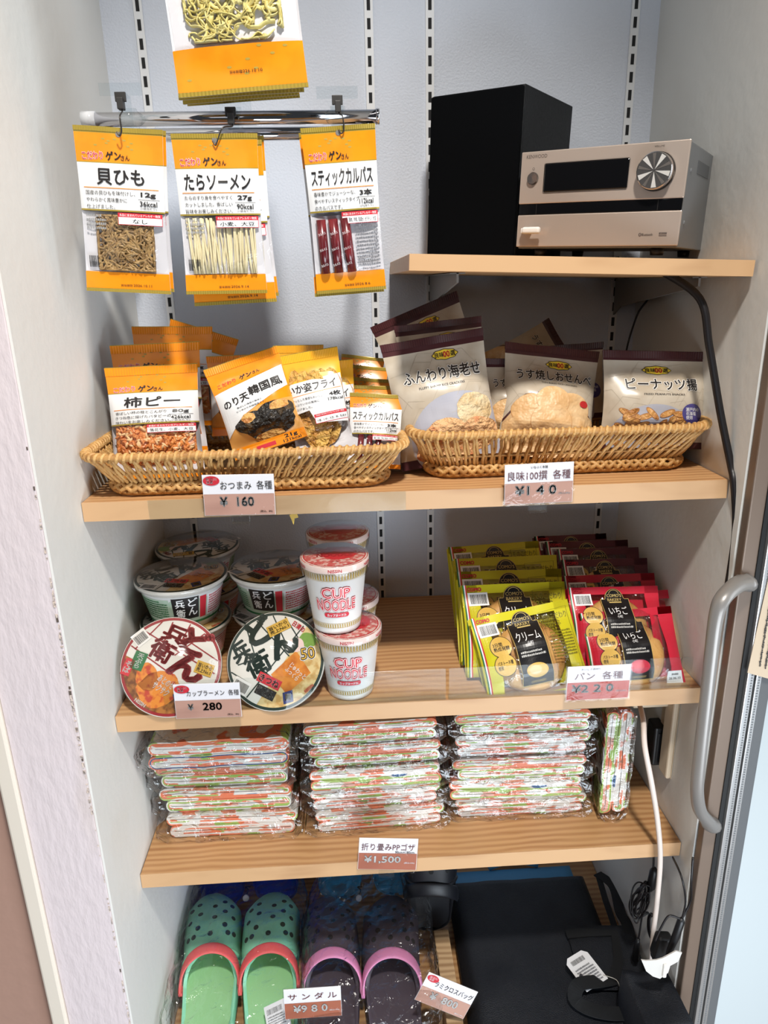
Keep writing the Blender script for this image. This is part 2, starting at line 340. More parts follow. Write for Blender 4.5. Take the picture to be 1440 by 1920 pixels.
# ================================================================ pouches
def pouch_fn(w, h, t, seed=0, seal=.012, sealb=None, belly=.35, wr=.0012, pinch=.05, sag=.0):
    sb = seal if sealb is None else sealb
    ox = seed*7.31
    def prof(v):
        y = v*h
        a = min(1, max(0, (y-sb)/(h*.22))); c = min(1, max(0, (h-seal-y)/(h*.38)))
        a = a*a*(3-2*a); c = c*c*(3-2*c)
        return a*c*(1+belly*(.5-v))
    def depth(x, y):
        u = min(1, max(-1, 2*x/w)); v = min(1, max(0, y/h)); e = max(0, 1-abs(u)**2.6)**.75
        d = t/2*e*prof(v)
        k = min(1, e*1.6)*min(1, prof(v)*2.5)
        d += wr*k*(noise.noise((x*38+ox, y*30, ox))+.25*noise.noise((x*70, y*60+ox, 3)))
        return d
    def base(x, y):
        v = y/h; xx = x*(1-pinch*sin(pi*min(1, max(0, v)))**1.0)
        zc = sag*sin(pi*v) + .0011*sin(x*90+ox)*max(0, 1-abs(v-1)*6) + .0006*sin(x*60+ox)*max(0, 1-v*6)
        return xx, zc
    def fn(x, y, off=0, back=False):
        xx, zc = base(x, y); d = depth(x, y)
        return (xx, (d+.0004+off if back else -(d+.0004+off))+zc, y)
    return fn
def pouch(parent, w, h, t, zones, items, seed=0, seal=.012, sealb=None, backm=None, name='pouch', clip=None, nu=34, **kw):
    """zones: (y_low, y_high, material) as fractions of h, bottom to top"""
    fn = pouch_fn(w, h, t, seed, seal, sealb, **kw); b = MB()
    br = sorted({0., 1., *[z[0] for z in zones], *[z[1] for z in zones]}); vs = []
    for a, c in zip(br, br[1:]):
        n = max(1, round((c-a)*h/.0042)); vs += [a+(c-a)*k/n for k in range(n)]
    vs.append(1.); us = [i/nu for i in range(nu+1)]
    def mf(u, v):
        for a, c, m in zones:
            if a <= v <= c: return m
        return zones[-1][2]
    b.grid(lambda u, v: fn((u-.5)*w, v*h), 0, 0, None, us, vs, True, mf)
    b.grid(lambda u, v: fn((u-.5)*w, v*h, 0, True), 0, 0, None, us, vs, True, (lambda u, v: backm) if backm else mf, flip=True)
    art(b, items, fn, .0035, clip or (-w/2+.001, .001, w/2-.001, h-.001))
    o = b.build(name, parent); return o, fn
def seal_strip(parent, name, fn, w, y0, y1, m, n=70):
    """crimped seal: fine vertical ribs"""
    b = MB(); us = [i/n for i in range(n+1)]
    for back in (False, True): b.grid(lambda u, v: fn((u-.5)*w*1.004, y0+(y1-y0)*v, .0004+.0005*(round(u*n) % 2), back), 0, 0, m, us, [0, .5, 1], False, flip=back)
    b.build(name, parent)
OR = mat('pouch_orange', (244, 146, 24), .24, var=((238, 140, 22), 30, .45, .55)); GOLD = mat('pouch_gold', (172, 148, 62), .3, .25); WH = mat('pouch_white', (226, 226, 226), .38)
RED = ink((205, 40, 55)); BK = ink((28, 24, 24)); WT = ink((240, 240, 240)); OL = ink((236, 140, 40)); LEAF = ink((176, 150, 60))
CLEAR = film('clear_bag_film', (1, 1, 1), 45, .45, 1.2); PALE = mat('frosted_backing', (214, 212, 216), .45)
def gen_head(w, h, title, tw, lines, gram, kcal, allergen, orange=.205, top=.965, white=.49, tb=.022, seedl=0, al_pos=None, kc='(1袋当たり)'):
    """the shared face: flecked orange head with red and black brand lettering, white field with brush title"""
    Y = lambda v: h*(1-v); X = lambda u: w*(u-.5); it = []
    r = random.Random(seedl)
    for k in range(9): x, y = X(r.uniform(.05, .7)), Y(r.uniform(.05, orange-.08)); it.append(El(x, y, .0022, .0010, LEAF, 1, 8))
    it += [T('こだわり', X(.19), Y(orange-.037), .24*w, .045*h, WT, .05, 3, .04), T('こだわり', X(.19), Y(orange-.037), .24*w, .045*h, RED, .015, 4, .04),
           T('ゲン', X(.43), Y(orange-.039), .17*w, .052*h, BK, .03, 4, .04), T('さん', X(.565), Y(orange-.030), .10*w, .03*h, BK, .02, 4, .04)]
    mid = orange+(white-orange)*.30
    it.append(T(title, X(.5), Y(mid), tw*w, (white-orange)*.33*h, BK, tb, 4))
    yl = orange+(white-orange)*.53
    it.append(Rc(X(.06), Y(yl)-.0004, X(.94), Y(yl)+.0004, OL, 3))
    st = (white-orange)*.145
    for k, s in enumerate(lines): it.append(T(s, X(.08)+len(s)*.0245*w, Y(yl+st*(.75+k)), len(s)*.049*w, st*.66*h, BK, .006, 4))
    it += [T(gram, X(.82), Y(yl+st*.85), .17*w, st*.85*h, BK, .03, 4), Rc(X(.70), Y(yl+st*1.5)-.0002, X(.95), Y(yl+st*1.5)+.0002, BK, 3),
           T(kcal, X(.82), Y(yl+st*2.1), .20*w, st*.75*h, BK, .015, 4), T(kc, X(.82), Y(yl+st*2.8), .19*w, st*.4*h, BK, .0, 4)]
    ax, ay = al_pos or (.71, white+.012); aw, ah = .26, .072
    it += [Rc(X(ax-aw), Y(ay+ah), X(ax+aw), Y(ay), RED, 4), Rc(X(ax-aw)+.0006, Y(ay+ah)+.0006, X(ax+aw)-.0006, Y(ay+ah*.36), WT, 5),
           T('本品に含まれているアレルギー物質', X(ax), Y(ay+ah*.18), .48*w, .016*h, WT, .01, 6), T(allergen, X(ax), Y(ay+ah*.68), min(.46, .085*len(allergen))*w, .027*h, BK, .012, 6)]
    return it
def strands(parent, x0, x1, y0, y1, n, r, m, seed, curl=1, straight=False, depth=.004, flat=1.):
    rr = random.Random(seed); b = MB()
    for k in range(n):
        if straight:
            x = x0+(x1-x0)*(k+.5)/n+rr.uniform(-.001, .001); d = rr.uniform(-.003, .003); P = [(x+d*(t-.5)*2+rr.uniform(-.0005, .0005), -depth*rr.uniform(.1, 1), y0+(y1-y0)*t) for t in (0, .25, .5, .75, 1)]
        else:
            x, y = rr.uniform(x0, x1), rr.uniform(y0, y1); a = rr.uniform(0, 6.28); P = []
            for q in range(7):
                P.append((min(max(x, x0), x1), -depth*rr.uniform(.1, 1), min(max(y, y0), y1))); a += rr.uniform(-1, 1)*curl; x += .0055*cos(a); y += .0055*sin(a)
            P = smoothpath(P, 2)
        b.tube(P, r*rr.uniform(.8, 1.25), m, 5, flat=flat)
    o = b.build('contents', parent); o['kind'] = 'stuff'; return o
KNIT = ['国産の貝ひもを味付けし、', 'やわらかく風味豊かに', '仕上げました。']
def date_it(w, h, s): return [T('賞味期限', -.02*w, h*.045, .14*w, .016*h, BK, .004, 4), T(s, .17*w, h*.047, .22*w, .016*h, BK, .004, 4)]
def hang_bag(name, label, kind, w=.1005, h=.180):
    t = thing('hanging_snack_bag', label, 'snack bag', group='bags hanging on the chrome rail')
    z = [(0, .018, GOLD), (.018, .128, OR), (.128, .505, CLEAR), (.505, .515, GOLD), (.515, .79, WH), (.79, .796, GOLD), (.796, .963, OR), (.963, 1, GOLD)]
    if kind == 'clam': it = gen_head(w, h, '貝ひも', .55, KNIT, '12g', '36kcal', 'なし') + date_it(w, h, '2026.10.11')
    if kind == 'cod': it = gen_head(w, h, 'たらソーメン', .80, ['たらのすり身を食べやすく', 'カットしました。香ばしい', '旨味をお楽しみください。'], '27g', '90kcal', '小麦、大豆') + date_it(w, h, '2026.9.14')
    if kind == 'salami': it = gen_head(w, h, 'スティックカルパス', .86, ['香味豊かでジューシーな、', '食べやすいスティックタイプ', 'のカルパスです。'], '3本', '112kcal', '鶏肉、豚肉、牛肉、乳成分、ゼラチン、大豆', kc='(27g当たり)') + date_it(w, h, '2026.8.6')
    it.append(El(0, h*.962, .0032, .0032, ink((120, 118, 116)), 3, 16))
    back = mat('bag_reverse', (222, 220, 224), .4)
    if kind == 'salami': it += [scrib(.012, .030, .040, .082, 12, ink((120, 120, 124)), 4, 1), El(.022, .085, .006, .0035, ink((120, 200, 160)), 1)]
    else: it += [Bar(-w/2+.006, .028, -w/2+.022, .041, 1, 5), scrib(-w/2+.006, .07, -w/2+.03, .088, 4, ink((150, 150, 150)), 2, 1)]
    o, fn = pouch(t, w, h, .012, z, it, hash(kind) % 7 if False else {'clam': 1, 'cod': 2, 'salami': 3}[kind], .014, .014, back, wr=.0022, pinch=.04)
    seal_strip(t, 'bottom_seal', fn, w, 0, .004, GOLD); seal_strip(t, 'top_seal', fn, w, h-.005, h, GOLD)
    b = MB(); b.grid(lambda u, v: ((u-.5)*w*.95, .0008+.0012*noise.noise((u*4, v*4, 1)), .024+v*.066), 12, 8, PALE); b.build('backing', t)
    if kind == 'clam': strands(t, -.031, .033, .026, .086, 190, .0014, mat('dried_clam', (166, 134, 86), .45, var=((128, 98, 58), 160)), 3, 1.1)
    if kind == 'cod': strands(t, -.040, .040, .024, .088, 34, .0014, mat('cod_strip', (226, 212, 170), .5), 4, straight=True)
    if kind == 'salami':
        sm = mat('salami_casing', (122, 40, 44), .25, var=((92, 26, 32), 60), coat=.4); b = MB()
        for k in range(3):
            x = -.030+k*.0145; b.tube([(x+.002*k, -.002, .024), (x+.001*k, -.003, .05), (x, -.003, .086)], [.0058, .0062, .0060], sm, 12)
            for q in range(3): art(b, [T('カルパス', x, .034+q*.018, .009, .003, WT, .01, 0, .25)], lambda X, Y, o: (X, -.0098, Y))
        c = b.build('contents', t)
    return t
hb = hang_bag('clam', 'hanging snack bag of brown dried clam strips, leftmost on the chrome rail', 'clam'); HL = .172
def hang(o, tl, tr, Y, w=.1005, h=.180, lean=0, yaw=0): place_top(o, tl, tr, Y, w, h, lean, yaw)
hang(hb, (136, 234), (305, 244), -.338, lean=-.03)
b2 = dup(hb, 'hanging clam strip bag directly behind the leftmost one, only its edges showing'); hang(b2, (146, 238), (311, 246), -.322)
cb = hang_bag('cod', 'hanging snack bag of pale cod noodle sticks, front of the middle peg', 'cod'); hang(cb, (320, 251), (482, 250), -.345, lean=-.02)
c2 = dup(cb, 'hanging cod noodle bag second on the middle peg, its orange foot showing lower'); hang(c2, (326, 270), (490, 262), -.330)
c3 = dup(cb, 'hanging cod noodle bag rearmost on the middle peg, shifted right of the others'); hang(c3, (332, 262), (494, 254), -.316)
sb = hang_bag('salami', 'hanging snack bag of red salami sticks, front of the right peg', 'salami', .0875, .186); hang(sb, (563, 241), (703, 231), -.345, .0875, .186, -.05)
s2 = dup(sb, 'hanging salami stick bag behind the front one on the right peg'); hang(s2, (560, 250), (698, 240), -.328, .0875, .186)
for o, r in ((sb, -.05), (s2, -.03)): pass
# the wide squid bags at the top of the picture
def squid_bag(label, w=.128, h=.20):
    t = thing('hanging_snack_bag', label, 'snack bag', group='squid bags hanging at the top')
    z = [(0, .02, GOLD), (.02, .20, OR), (.20, .62, CLEAR), (.62, .80, WH), (.80, .97, OR), (.97, 1, GOLD)]
    X = lambda u: w*(u-.5)
    it = [Rc(X(.50), .121, X(.84), .137, RED, 4), Rc(X(.50)+.0006, .1216, X(.84)-.0006, .1325, WT, 5), T('いか、乳成分', X(.67), .127, .024, .0052, BK, .015, 6), T('本品に含まれているアレルギー物質', X(.67), .1348, .038, .0022, WT, .01, 6),
          T('(1袋当たり)', X(.68), .141, .018, .003, BK, .0, 6), T('賞味期限', X(.46), .018, .012, .0028, BK, 0, 4), T('2026.10.10', X(.58), .018, .022, .0028, BK, 0, 4)]
    r = random.Random(2)
    for k in range(8): it.append(El(X(r.uniform(.05, .9)), r.uniform(.012, .038), .0025, .0011, LEAF, 1, 8))
    o, fn = pouch(t, w, h, .014, z, it, 4, .012, .012, mat('bag_reverse', (222, 220, 224), .4), wr=.0012, pinch=.02)
    seal_strip(t, 'bottom_seal', fn, w, 0, .004, GOLD)
    b = MB(); b.grid(lambda u, v: ((u-.5)*w*.95, .001+.0012*noise.noise((u*4, v*4, 1)), .04+v*.085), 12, 8, PALE); b.build('backing', t)
    strands(t, -.045, .045, .045, .124, 120, .0022, mat('dried_squid', (220, 208, 140), .5, var=((200, 184, 104), 90)), 8, 1.3, depth=.0045, flat=.35)
    return t
q1 = squid_bag('wide orange snack bag of dried squid shreds, frontmost at the top'); 
def hang_low(o, bl, br, Y, w=.128, h=.20):
    a, c = at(*bl, y=Y), at(*br, y=Y); d = c-a; pose(o, (a+c)/2, 0, -math.atan2(d.z, d.x), 0, d.length/w)
hang_low(q1, (336, 184), (578, 163), -.356)
for k, (bl, br, lb) in enumerate((((336, 188), (570, 172), 'wide squid snack bag second in the bunch at the top'), ((344, 196), (560, 178), 'wide squid snack bag third in the bunch at the top'), ((352, 199), (562, 183), 'wide squid snack bag rearmost in the bunch at the top'))):
    hang_low(dup(q1, lb), bl, br, -.344+k*.012)
# ---------------------------------------------------------------- rail, pegs and clips
chrome = mat('chrome', (222, 222, 226), .08, 1)
rz = 1.632
t = thing('hanging_rail', 'chrome double rail carrying the hanging snack bags', 'rail', (.05, -.3, rz))
for nm, dy, dz, x0, x1 in (('front_tube', 0, 0, .012, .345), ('rear_tube', .03, -.012, .012, .345)):
    b = MB(); b.tube([(x0, dy, dz), (x1, dy, dz)], .0078, chrome, 20); b.build(nm, t)
b = MB(); b.tube([(-.004, 0, 0), (.012, 0, 0)], .0092, mat('clear_plastic', (200, 202, 206), .15), 16); b.build('end_cap', t)
b = MB(); b.tube([(.345, 0, 0), (.349, 0, 0)], .0088, chrome, 20); b.build('end_cap', t)
for x in (.02, .335): b = MB(); b.box((x-.004, .005, -.016), (x+.004, .2955, -.004), chrome, .001); b.build('support_arm', t)
acr = film('clear_acrylic', (.94, .96, .965), 12, .08, .42, .12); hookm = mat('grey_wire', (70, 66, 62), .35, .7); padm = mat('black_clip_pad', (40, 38, 36), .5)
for px, py, lb, bag_px in ((226, 172, 'clear swivel clip with black pad holding the leftmost hanging bag', (224, 244)), (432, 200, 'clear swivel clip with black pad holding the middle hanging bag', (404, 262)), (632, 178, 'clear swivel clip with black pad holding the right hanging bag', (640, 240))):
    p = at(px, py, y=-.325); t = thing('price_clip', lb, 'clip', p, group='clips on the chrome rail')
    b = MB(); b.box((-.024, -.0012, -.004), (.024, .0012, .009), acr, .0006); b.build('plate', t)
    zt = rz-p.z+.0095; b = MB(); b.box((-.007, .012, zt-.024), (.007, .0155, -.002), acr, .0008); b.box((-.006, -.001, -.004), (.006, .0155, -.0015), acr)
    b.lathe([(.0095, -.009), (.0115, -.009), (.0115, .009), (.0095, .009)], acr, 24, Matrix.Translation((0, -p.y-.3, rz-p.z)) @ Matrix.Rotation(pi/2, 4, 'Y')); b.build('rail_grip', t)
    b = MB(); b.box((-.0062, -.005, -.011), (.0062, -.0015, -.001), padm, .0006); b.box((-.003, -.012, -.020), (.004, -.0016, -.008), padm, .0008); b.build('pad', t)
    q = at(*bag_px, y=-.346)-p
    b = MB(); b.tube(smoothpath([(0, -.006, -.014), (.002, -.010, -.022), (q.x*.6+.003, (q.y-.004), q.z*.7), (q.x+.003, q.y-.003, q.z-.001), (q.x, q.y-.002, q.z-.006), (q.x-.003, q.y-.001, q.z-.002)]), .0009, hookm, 6); b.build('hook', t)
# ================================================================ wicker baskets
wick = mat('wicker_cane', (216, 172, 108), .5, bump=(300, .25), var=((186, 136, 76), 55, .4, .7)); wick2 = mat('wicker_cane_dark', (196, 150, 88), .55, var=((160, 112, 60), 60, .4, .7))  # second cane is a darker tone for rods, rim core, base, alternate strands
def rrect(a, b_, r, n):
    """n points round a rounded rectangle of half sizes a,b_ with outward normals"""
    L = [2*(a-r), pi*r/2, 2*(b_-r), pi*r/2]*2; tot = sum(L); out = []
    segs = [((-(a-r), -b_), (1, 0)), ((a-r, -(b_-r)), -pi/2), ((a, -(b_-r)), (0, 1)), ((a-r, b_-r), 0), ((a-r, b_), (-1, 0)), ((-(a-r), b_-r), pi/2), ((-a, b_-r), (0, -1)), ((-(a-r), -(b_-r)), pi)]
    for i in range(n):
        s = tot*i/n
        for (p, d), l in zip(segs, L):
            if s <= l or (p, d) == segs[-1]:
                if isinstance(d, tuple): out.append((Vector((p[0]+d[0]*s, p[1]+d[1]*s)), Vector((d[1], -d[0]))))
                else: q = d+s/r; out.append((Vector((p[0]+r*cos(q), p[1]+r*sin(q))), Vector((cos(q), sin(q)))))
                break
            s -= l
    return out
def basket(label, loc, a, b_, hgt, rz=0):
    t = thing('wicker_basket', label, 'basket', loc, (0, 0, rz)); fl = .036
    ring = lambda k, n, dz=0, ins=0: rrect(a-fl*(1-k)-ins, b_-fl*(1-k)-ins, .03+.012*k, n)
    def pt(s, k, z, out=0, n=480):
        R = _rc.setdefault((round(k, 3), n), ring(k, n)); p, nn = R[int(s*n) % n]; return Vector((p.x+nn.x*out, p.y+nn.y*out, z))
    _rc = {}
    zb, zt = .024, hgt
    N = 196; m = MB()
    for j in range(N):                      # pairs of leaning stakes
        s = j/N; P = []
        for q in range(6):
            k = q/5; P.append(pt(s+k*(.0050 if j % 2 else .0022), .25+.75*k, zb-.008+(zt-zb+.006)*k, .0018*sin(pi*k*1.5)*(1 if j % 2 else -1)))
        m.tube(P, .0023, wick, 5)
    m.build('side_stakes', t)
    m = MB()
    for o2, z in ((.0036, zb+.009), (-.0030, zb+.009)): m.tube([pt(i/120, .45, z, o2) for i in range(120)], .0019, wick2, 5, closed=True)
    m.build('weave_rod', t)
    m = MB(); m.tube([pt(i/120, 1, zt) for i in range(120)], .0052, wick2, 8, closed=True)
    turns = 150; m.tube([pt(i/(turns*9), 1, zt+.0052*sin(2*pi*i/9), .0052*cos(2*pi*i/9), 1350) for i in range(turns*9)], .0023, wick, 5, closed=True)
    m.build('wrapped_rim', t)
    m = MB()
    for c in range(5):                      # plaited foot
        m.tube([pt(i/360, .18, .0115+.0082*sin(2*pi*(i/360*18+c/5)), .0055+.0038*cos(2*pi*(i/360*36+c*2/5)), 360) for i in range(360)], .0030, wick if c % 2 else wick2, 6, closed=True)
    for z in (.004, .0215): m.tube([pt(i/120, .18, z, .003) for i in range(120)], .0026, wick2, 6, closed=True)
    m.build('plaited_foot', t)
    m = MB(); m.prism([(p.x, p.y) for p, nn in rrect(a-fl-.003, b_-fl-.003, .03, 60)], .006, .009, wick2); m.build('base', t)
    return t
basket('wicker basket of orange snack bags on the left half of the shelf', (.2120, -.227, Z1), .2090, .145, .058, rad(.8))
basket('wicker basket of beige cracker bags on the right half of the shelf', (.6400, -.203, Z1), .2080, .136, .066, rad(.8))
# ================================================================ orange snack bags in the left basket
GRP = 'orange snack bags in the left basket'
def seal_pair(t, fn, w, h, m, a=.008): seal_strip(t, 'top_seal', fn, w, h-a, h-.001, m)
peanut_pic = mat('peanut_mix', (222, 142, 74), .35, bump=(120, .7), var=((206, 120, 62), 50, .42, .6)); nut_c = mat('peanut_cream', (232, 192, 140), .4)
def pieces(mb, n, box, m1, m2, seed, fn, size=(.011, .0042), l=6, thick=.003):
    """bean and cracker shapes lying against the film"""
    r = random.Random(seed)
    for k in range(n):
        x, y = r.uniform(box[0], box[2]), r.uniform(box[1], box[3]); a = r.uniform(0, pi); L, wd = size[0]*r.uniform(.7, 1.1)/2, size[1]*r.uniform(.8, 1.2)/2
        c = Vector(fn(x, y, 0)); M_ = Matrix.Translation(c+Vector((0, thick*.4, 0))) @ Matrix.Rotation(a, 4, 'Y') @ Matrix.Diagonal((L, thick, wd, 1))
        vs = []; fs = []; nn, rr = 8, 5
        for i in range(rr+1):
            for j in range(nn): q = pi*i/rr; vs.append((cos(q), sin(q)*sin(2*pi*j/nn), sin(q)*cos(2*pi*j/nn)))
        for i in range(rr):
            for j in range(nn): fs.append((i*nn+j, i*nn+(j+1) % nn, (i+1)*nn+(j+1) % nn, (i+1)*nn+j))
        mb.add(vs, fs, m1 if r.random() < .68 else m2, True, M_)
def kakipi(label, w=.125, h=.155):
    t = thing('snack_bag', label, 'snack bag', group=GRP)
    z = [(0, .05, OR), (.05, .485, CLEAR), (.485, .497, GOLD), (.497, .765, WH), (.765, .773, GOLD), (.773, .985, OR), (.985, 1, GOLD)]
    it = gen_head(w, h, '柿ピー', .62, ['香ばしい柿の種とこんがり', 'きつね色に揚げたバタピーの', '味わいをお楽しみください。'], '80g', '426kcal', '落花生、小麦、大豆', orange=.235, white=.51)
    o, fn = pouch(t, w, h, .042, z, it, 11, .016, .014, mat('bag_reverse', (222, 220, 224), .4), wr=.0018, belly=.9); seal_pair(t, fn, w, h, OR, .012)
    b = MB(); inner = lambda x, y, off=0: tuple(Vector(fn(x, y, off))+Vector((0, .0042, 0)))
    pieces(b, 330, (-.052, .014, .052, .080), peanut_pic, nut_c, 3, inner, l=0); b.grid(lambda u, v: tuple(Vector(fn((u-.5)*w*.9, .012+v*.068))+Vector((0, .006, 0))), 10, 8, peanut_pic)
    c = b.build('contents', t); c['kind'] = 'stuff'; return t
kp = kakipi('orange and white bag of peanut and rice-cracker mix at the front left'); place_top(kp, (196, 690), (370, 681), -.262, .125, .155, rad(14), front=-.312)
k2 = dup(kp, 'orange snack bag directly behind the front left peanut mix bag'); place_top(k2, (206, 648), (374, 640), -.222, .125, .155, rad(12))
k3 = dup(kp, 'orange snack bag third back at the left, against the wall'); place_top(k3, (247, 612), (398, 612), -.175, .125, .155, rad(10))
k4 = dup(kp, 'orange snack bag at the very back left, its corner tilted up'); place_top(k4, (328, 600), (440, 634), -.125, .125, .155, rad(8))
# seaweed tempura, fried squid, and salami
nori_m = mat('black_seaweed', (36, 30, 24), .4, bump=(140, 1), var=((92, 70, 40), 80, .52, .66)); batter = mat('golden_batter', (214, 164, 90), .5, bump=(120, .9), var=((176, 112, 48), 90, .45, .6))
def blob(cx, cy, rx, ry, m, l, seed, n=26, amp=.22):
    return Pg([(cx+rx*cos(2*pi*k/n)*(1+amp*noise.noise((cos(2*pi*k/n)*1.6, sin(2*pi*k/n)*1.6, seed*3.3))), cy+ry*sin(2*pi*k/n)*(1+amp*noise.noise((cos(2*pi*k/n)*1.6, sin(2*pi*k/n)*1.6, seed*5.1)))) for k in range(n)], m, l)
def nori(label, w=.098, h=.122):
    t = thing('snack_bag', label, 'snack bag', group=GRP); X = lambda u: w*(u-.5); Y = lambda v: h*(1-v)
    it = [Pg([(X(0), Y(.30)), (X(1), Y(.20)), (X(1), Y(.42)), (X(.6), Y(.52)), (X(.3), Y(.60)), (X(0), Y(.78))], WH, 2.8), T('こだわり', X(.22), Y(.215), .26*w, .04*h, RED, .012, 4, .1), T('ゲン', X(.49), Y(.195), .17*w, .045*h, BK, .03, 4, .1), T('さん', X(.64), Y(.185), .10*w, .028*h, BK, .02, 4, .1),
          T('のり天', X(.27), Y(.43), .36*w, .085*h, BK, .03, 4, .12), T('韓国風', X(.70), Y(.365), .46*w, .10*h, BK, .03, 4, .1), T('香ばしい海苔の風味と', X(.43), Y(.50), .36*w, .018*h, BK, .01, 4, .06), T('ピリ辛のり天韓国風です。', X(.44), Y(.535), .42*w, .018*h, BK, .01, 4, .06)]
    for k, (x, y, rx, ry, m) in enumerate(((.42, .70, .26, .10, nori_m), (.72, .66, .27, .11, nori_m), (.60, .80, .32, .09, nori_m), (.36, .64, .10, .05, batter), (.80, .60, .14, .045, batter), (.88, .74, .07, .06, nori_m), (.55, .86, .2, .04, batter))):
        it.append(blob(X(x), Y(y), rx*w, ry*h, m, 5 if m is nori_m else 6, k))
    it += [Rc(X(.0), Y(1), X(1), Y(.89), OR, 7), T('21g', X(.80), Y(.925), .17*w, .045*h, BK, .03, 8), T('121kcal', X(.80), Y(.965), .24*w, .03*h, BK, .015, 8), Rc(X(.32), Y(.97), X(.58), Y(.93), RED, 8)]
    o, fn = pouch(t, w, h, .036, [(0, .45, mat('amber_print', (222, 160, 84), .3)), (.45, .985, OR), (.985, 1, GOLD)], it, 17, .014, .01, mat('bag_reverse', (222, 220, 224), .4), wr=.002, belly=.8); seal_pair(t, fn, w, h, OR, .010); return t
nt_ = nori('orange seaweed tempura bag with black seaweed picture, tilted to the right'); place_top(nt_, (382, 694), (518, 647), -.283, .098, .122, rad(16), front=-.312)
n2 = dup(nt_, 'orange seaweed tempura bag behind the tilted one, only its plain head showing'); place_top(n2, (372, 646), (518, 640), -.215, .118, .140, rad(10))
fry = mat('fried_squid_sheet', (222, 176, 88), .45, bump=(150, .9), var=((190, 130, 52), 60, .42, .6))
def squidfry(label, w=.086, h=.150):
    t = thing('snack_bag', label, 'snack bag', group=GRP); X = lambda u: w*(u-.5); Y = lambda v: h*(1-v)
    it = [Pg([(X(0), Y(.30)), (X(1), Y(.25)), (X(1), Y(.72)), (X(.45), Y(.70)), (X(.35), Y(.57)), (X(0), Y(.60))], WH, 2), T('いか姿フライ', X(.46), Y(.345), .86*w, .085*h, BK, .022, 4, .05), Ln([(X(.04), Y(.425)), (X(.96), Y(.385))], .0009, OL, 3),
          T('サクッとした食感もおいしい！', X(.34), Y(.455), .62*w, .024*h, BK, .006, 4, .05), T('たっぷりいかの風味に', X(.30), Y(.50), .50*w, .022*h, BK, .006, 4, .05), T('仕上げました。', X(.24), Y(.545), .34*w, .022*h, BK, .006, 4, .05), T('4枚', X(.84), Y(.44), .20*w, .042*h, BK, .03, 4, .03), T('178kcal', X(.84), Y(.49), .26*w, .028*h, BK, .012, 4, .03),
          Rc(X(.42), Y(.70), X(1), Y(.61), RED, 4, .06), Rc(X(.43), Y(.695), X(.995), Y(.64), WT, 5, .06), T('本品に含まれているアレルギー物質', X(.70), Y(.622), .5*w, .016*h, WT, .01, 6, .06), T('小麦、いか、大豆、卵、乳成分', X(.71), Y(.672), .52*w, .024*h, BK, .012, 6, .06)]
    o, fn = pouch(t, w, h, .034, [(0, .70, CLEAR), (.70, .985, mat('pouch_amber', (240, 172, 40), .28)), (.985, 1, GOLD)], it, 23, .016, .01, mat('bag_reverse', (222, 220, 224), .4), wr=.0018, belly=.6); seal_pair(t, fn, w, h, mat('pouch_amber'), .013)
    b = MB(); r = random.Random(4)
    for k in range(5):
        cx = (-.018+.009*k); pts = blob(0, 0, .019, .056, fry, 0, k, 22, .15)[0]
        b.prism(pts, -.001, .001, fry, Matrix.Translation((cx, -.004-.0012*k if k < 3 else -.002, .066)) @ Matrix.Rotation(rad(-8+5*k), 4, 'Y') @ Matrix(((1, 0, 0, 0), (0, 0, -1, 0), (0, 1, 0, 0), (0, 0, 0, 1))))
    b.build('contents', t); return t
sf = squidfry('amber fried squid bag with white panel, right of the tilted seaweed bag'); place_top(sf, (522, 668), (632, 649), -.270, .086, .150, rad(14), front=-.312)
sf2 = dup(sf, 'fried squid bag peeping out at the right behind the front squid bag'); place_top(sf2, (556, 682), (661, 673), -.238, .086, .150, rad(12))
sf3 = dup(sf, 'amber fried squid bag at the back with a dark folded head'); place_top(sf3, (512, 648), (606, 646), -.200, .086, .150, rad(8))
def salami_bag(label, w=.080, h=.112):
    t = thing('snack_bag', label, 'snack bag', group=GRP)
    z = [(0, .06, OR), (.06, .44, CLEAR), (.44, .455, GOLD), (.455, .80, WH), (.80, .98, OR), (.98, 1, GOLD)]
    it = gen_head(w, h, 'スティックカルパス', .88, ['香味豊かでジューシーな、', '食べやすいスティックタイプ', 'のカルパスです。'], '3本', '112kcal', '鶏肉、豚肉、牛肉、乳成分、ゼラチン、大豆', orange=.205, white=.55, kc='(27g当たり)')
    o, fn = pouch(t, w, h, .016, z, it, 31, .010, .010, mat('bag_reverse', (222, 220, 224), .4)); seal_pair(t, fn, w, h, GOLD, .006)
    b = MB(); b.grid(lambda u, v: ((u-.5)*w*.9, .001, .01+v*.045), 2, 2, PALE)
    for k in range(3): x = -.022+k*.013; b.tube([(x, -.001, .012), (x+.002, -.002, .05)], .0048, mat('salami_casing'), 10)
    b.build('contents', t); return t
sl = salami_bag('small salami stick bag in the basket, frontmost at its right end'); place_top(sl, (656, 736), (756, 741), -.268, .080, .112, rad(22), front=-.312)
for k, (a, c, Y, lb) in enumerate((((648, 722), (740, 724), -.238, 'salami stick bag second in the row at the right end of the left basket'), ((644, 706), (733, 712), -.206, 'salami stick bag third in the row at the right end of the left basket'),
        ((640, 682), (728, 690), -.172, 'salami stick bag fourth in the row at the right end of the left basket'), ((646, 664), (716, 672), -.130, 'salami stick bag rearmost in the row at the right end of the left basket'))):
    place_top(dup(sl, lb), a, c, Y, .080, .112, rad(20))
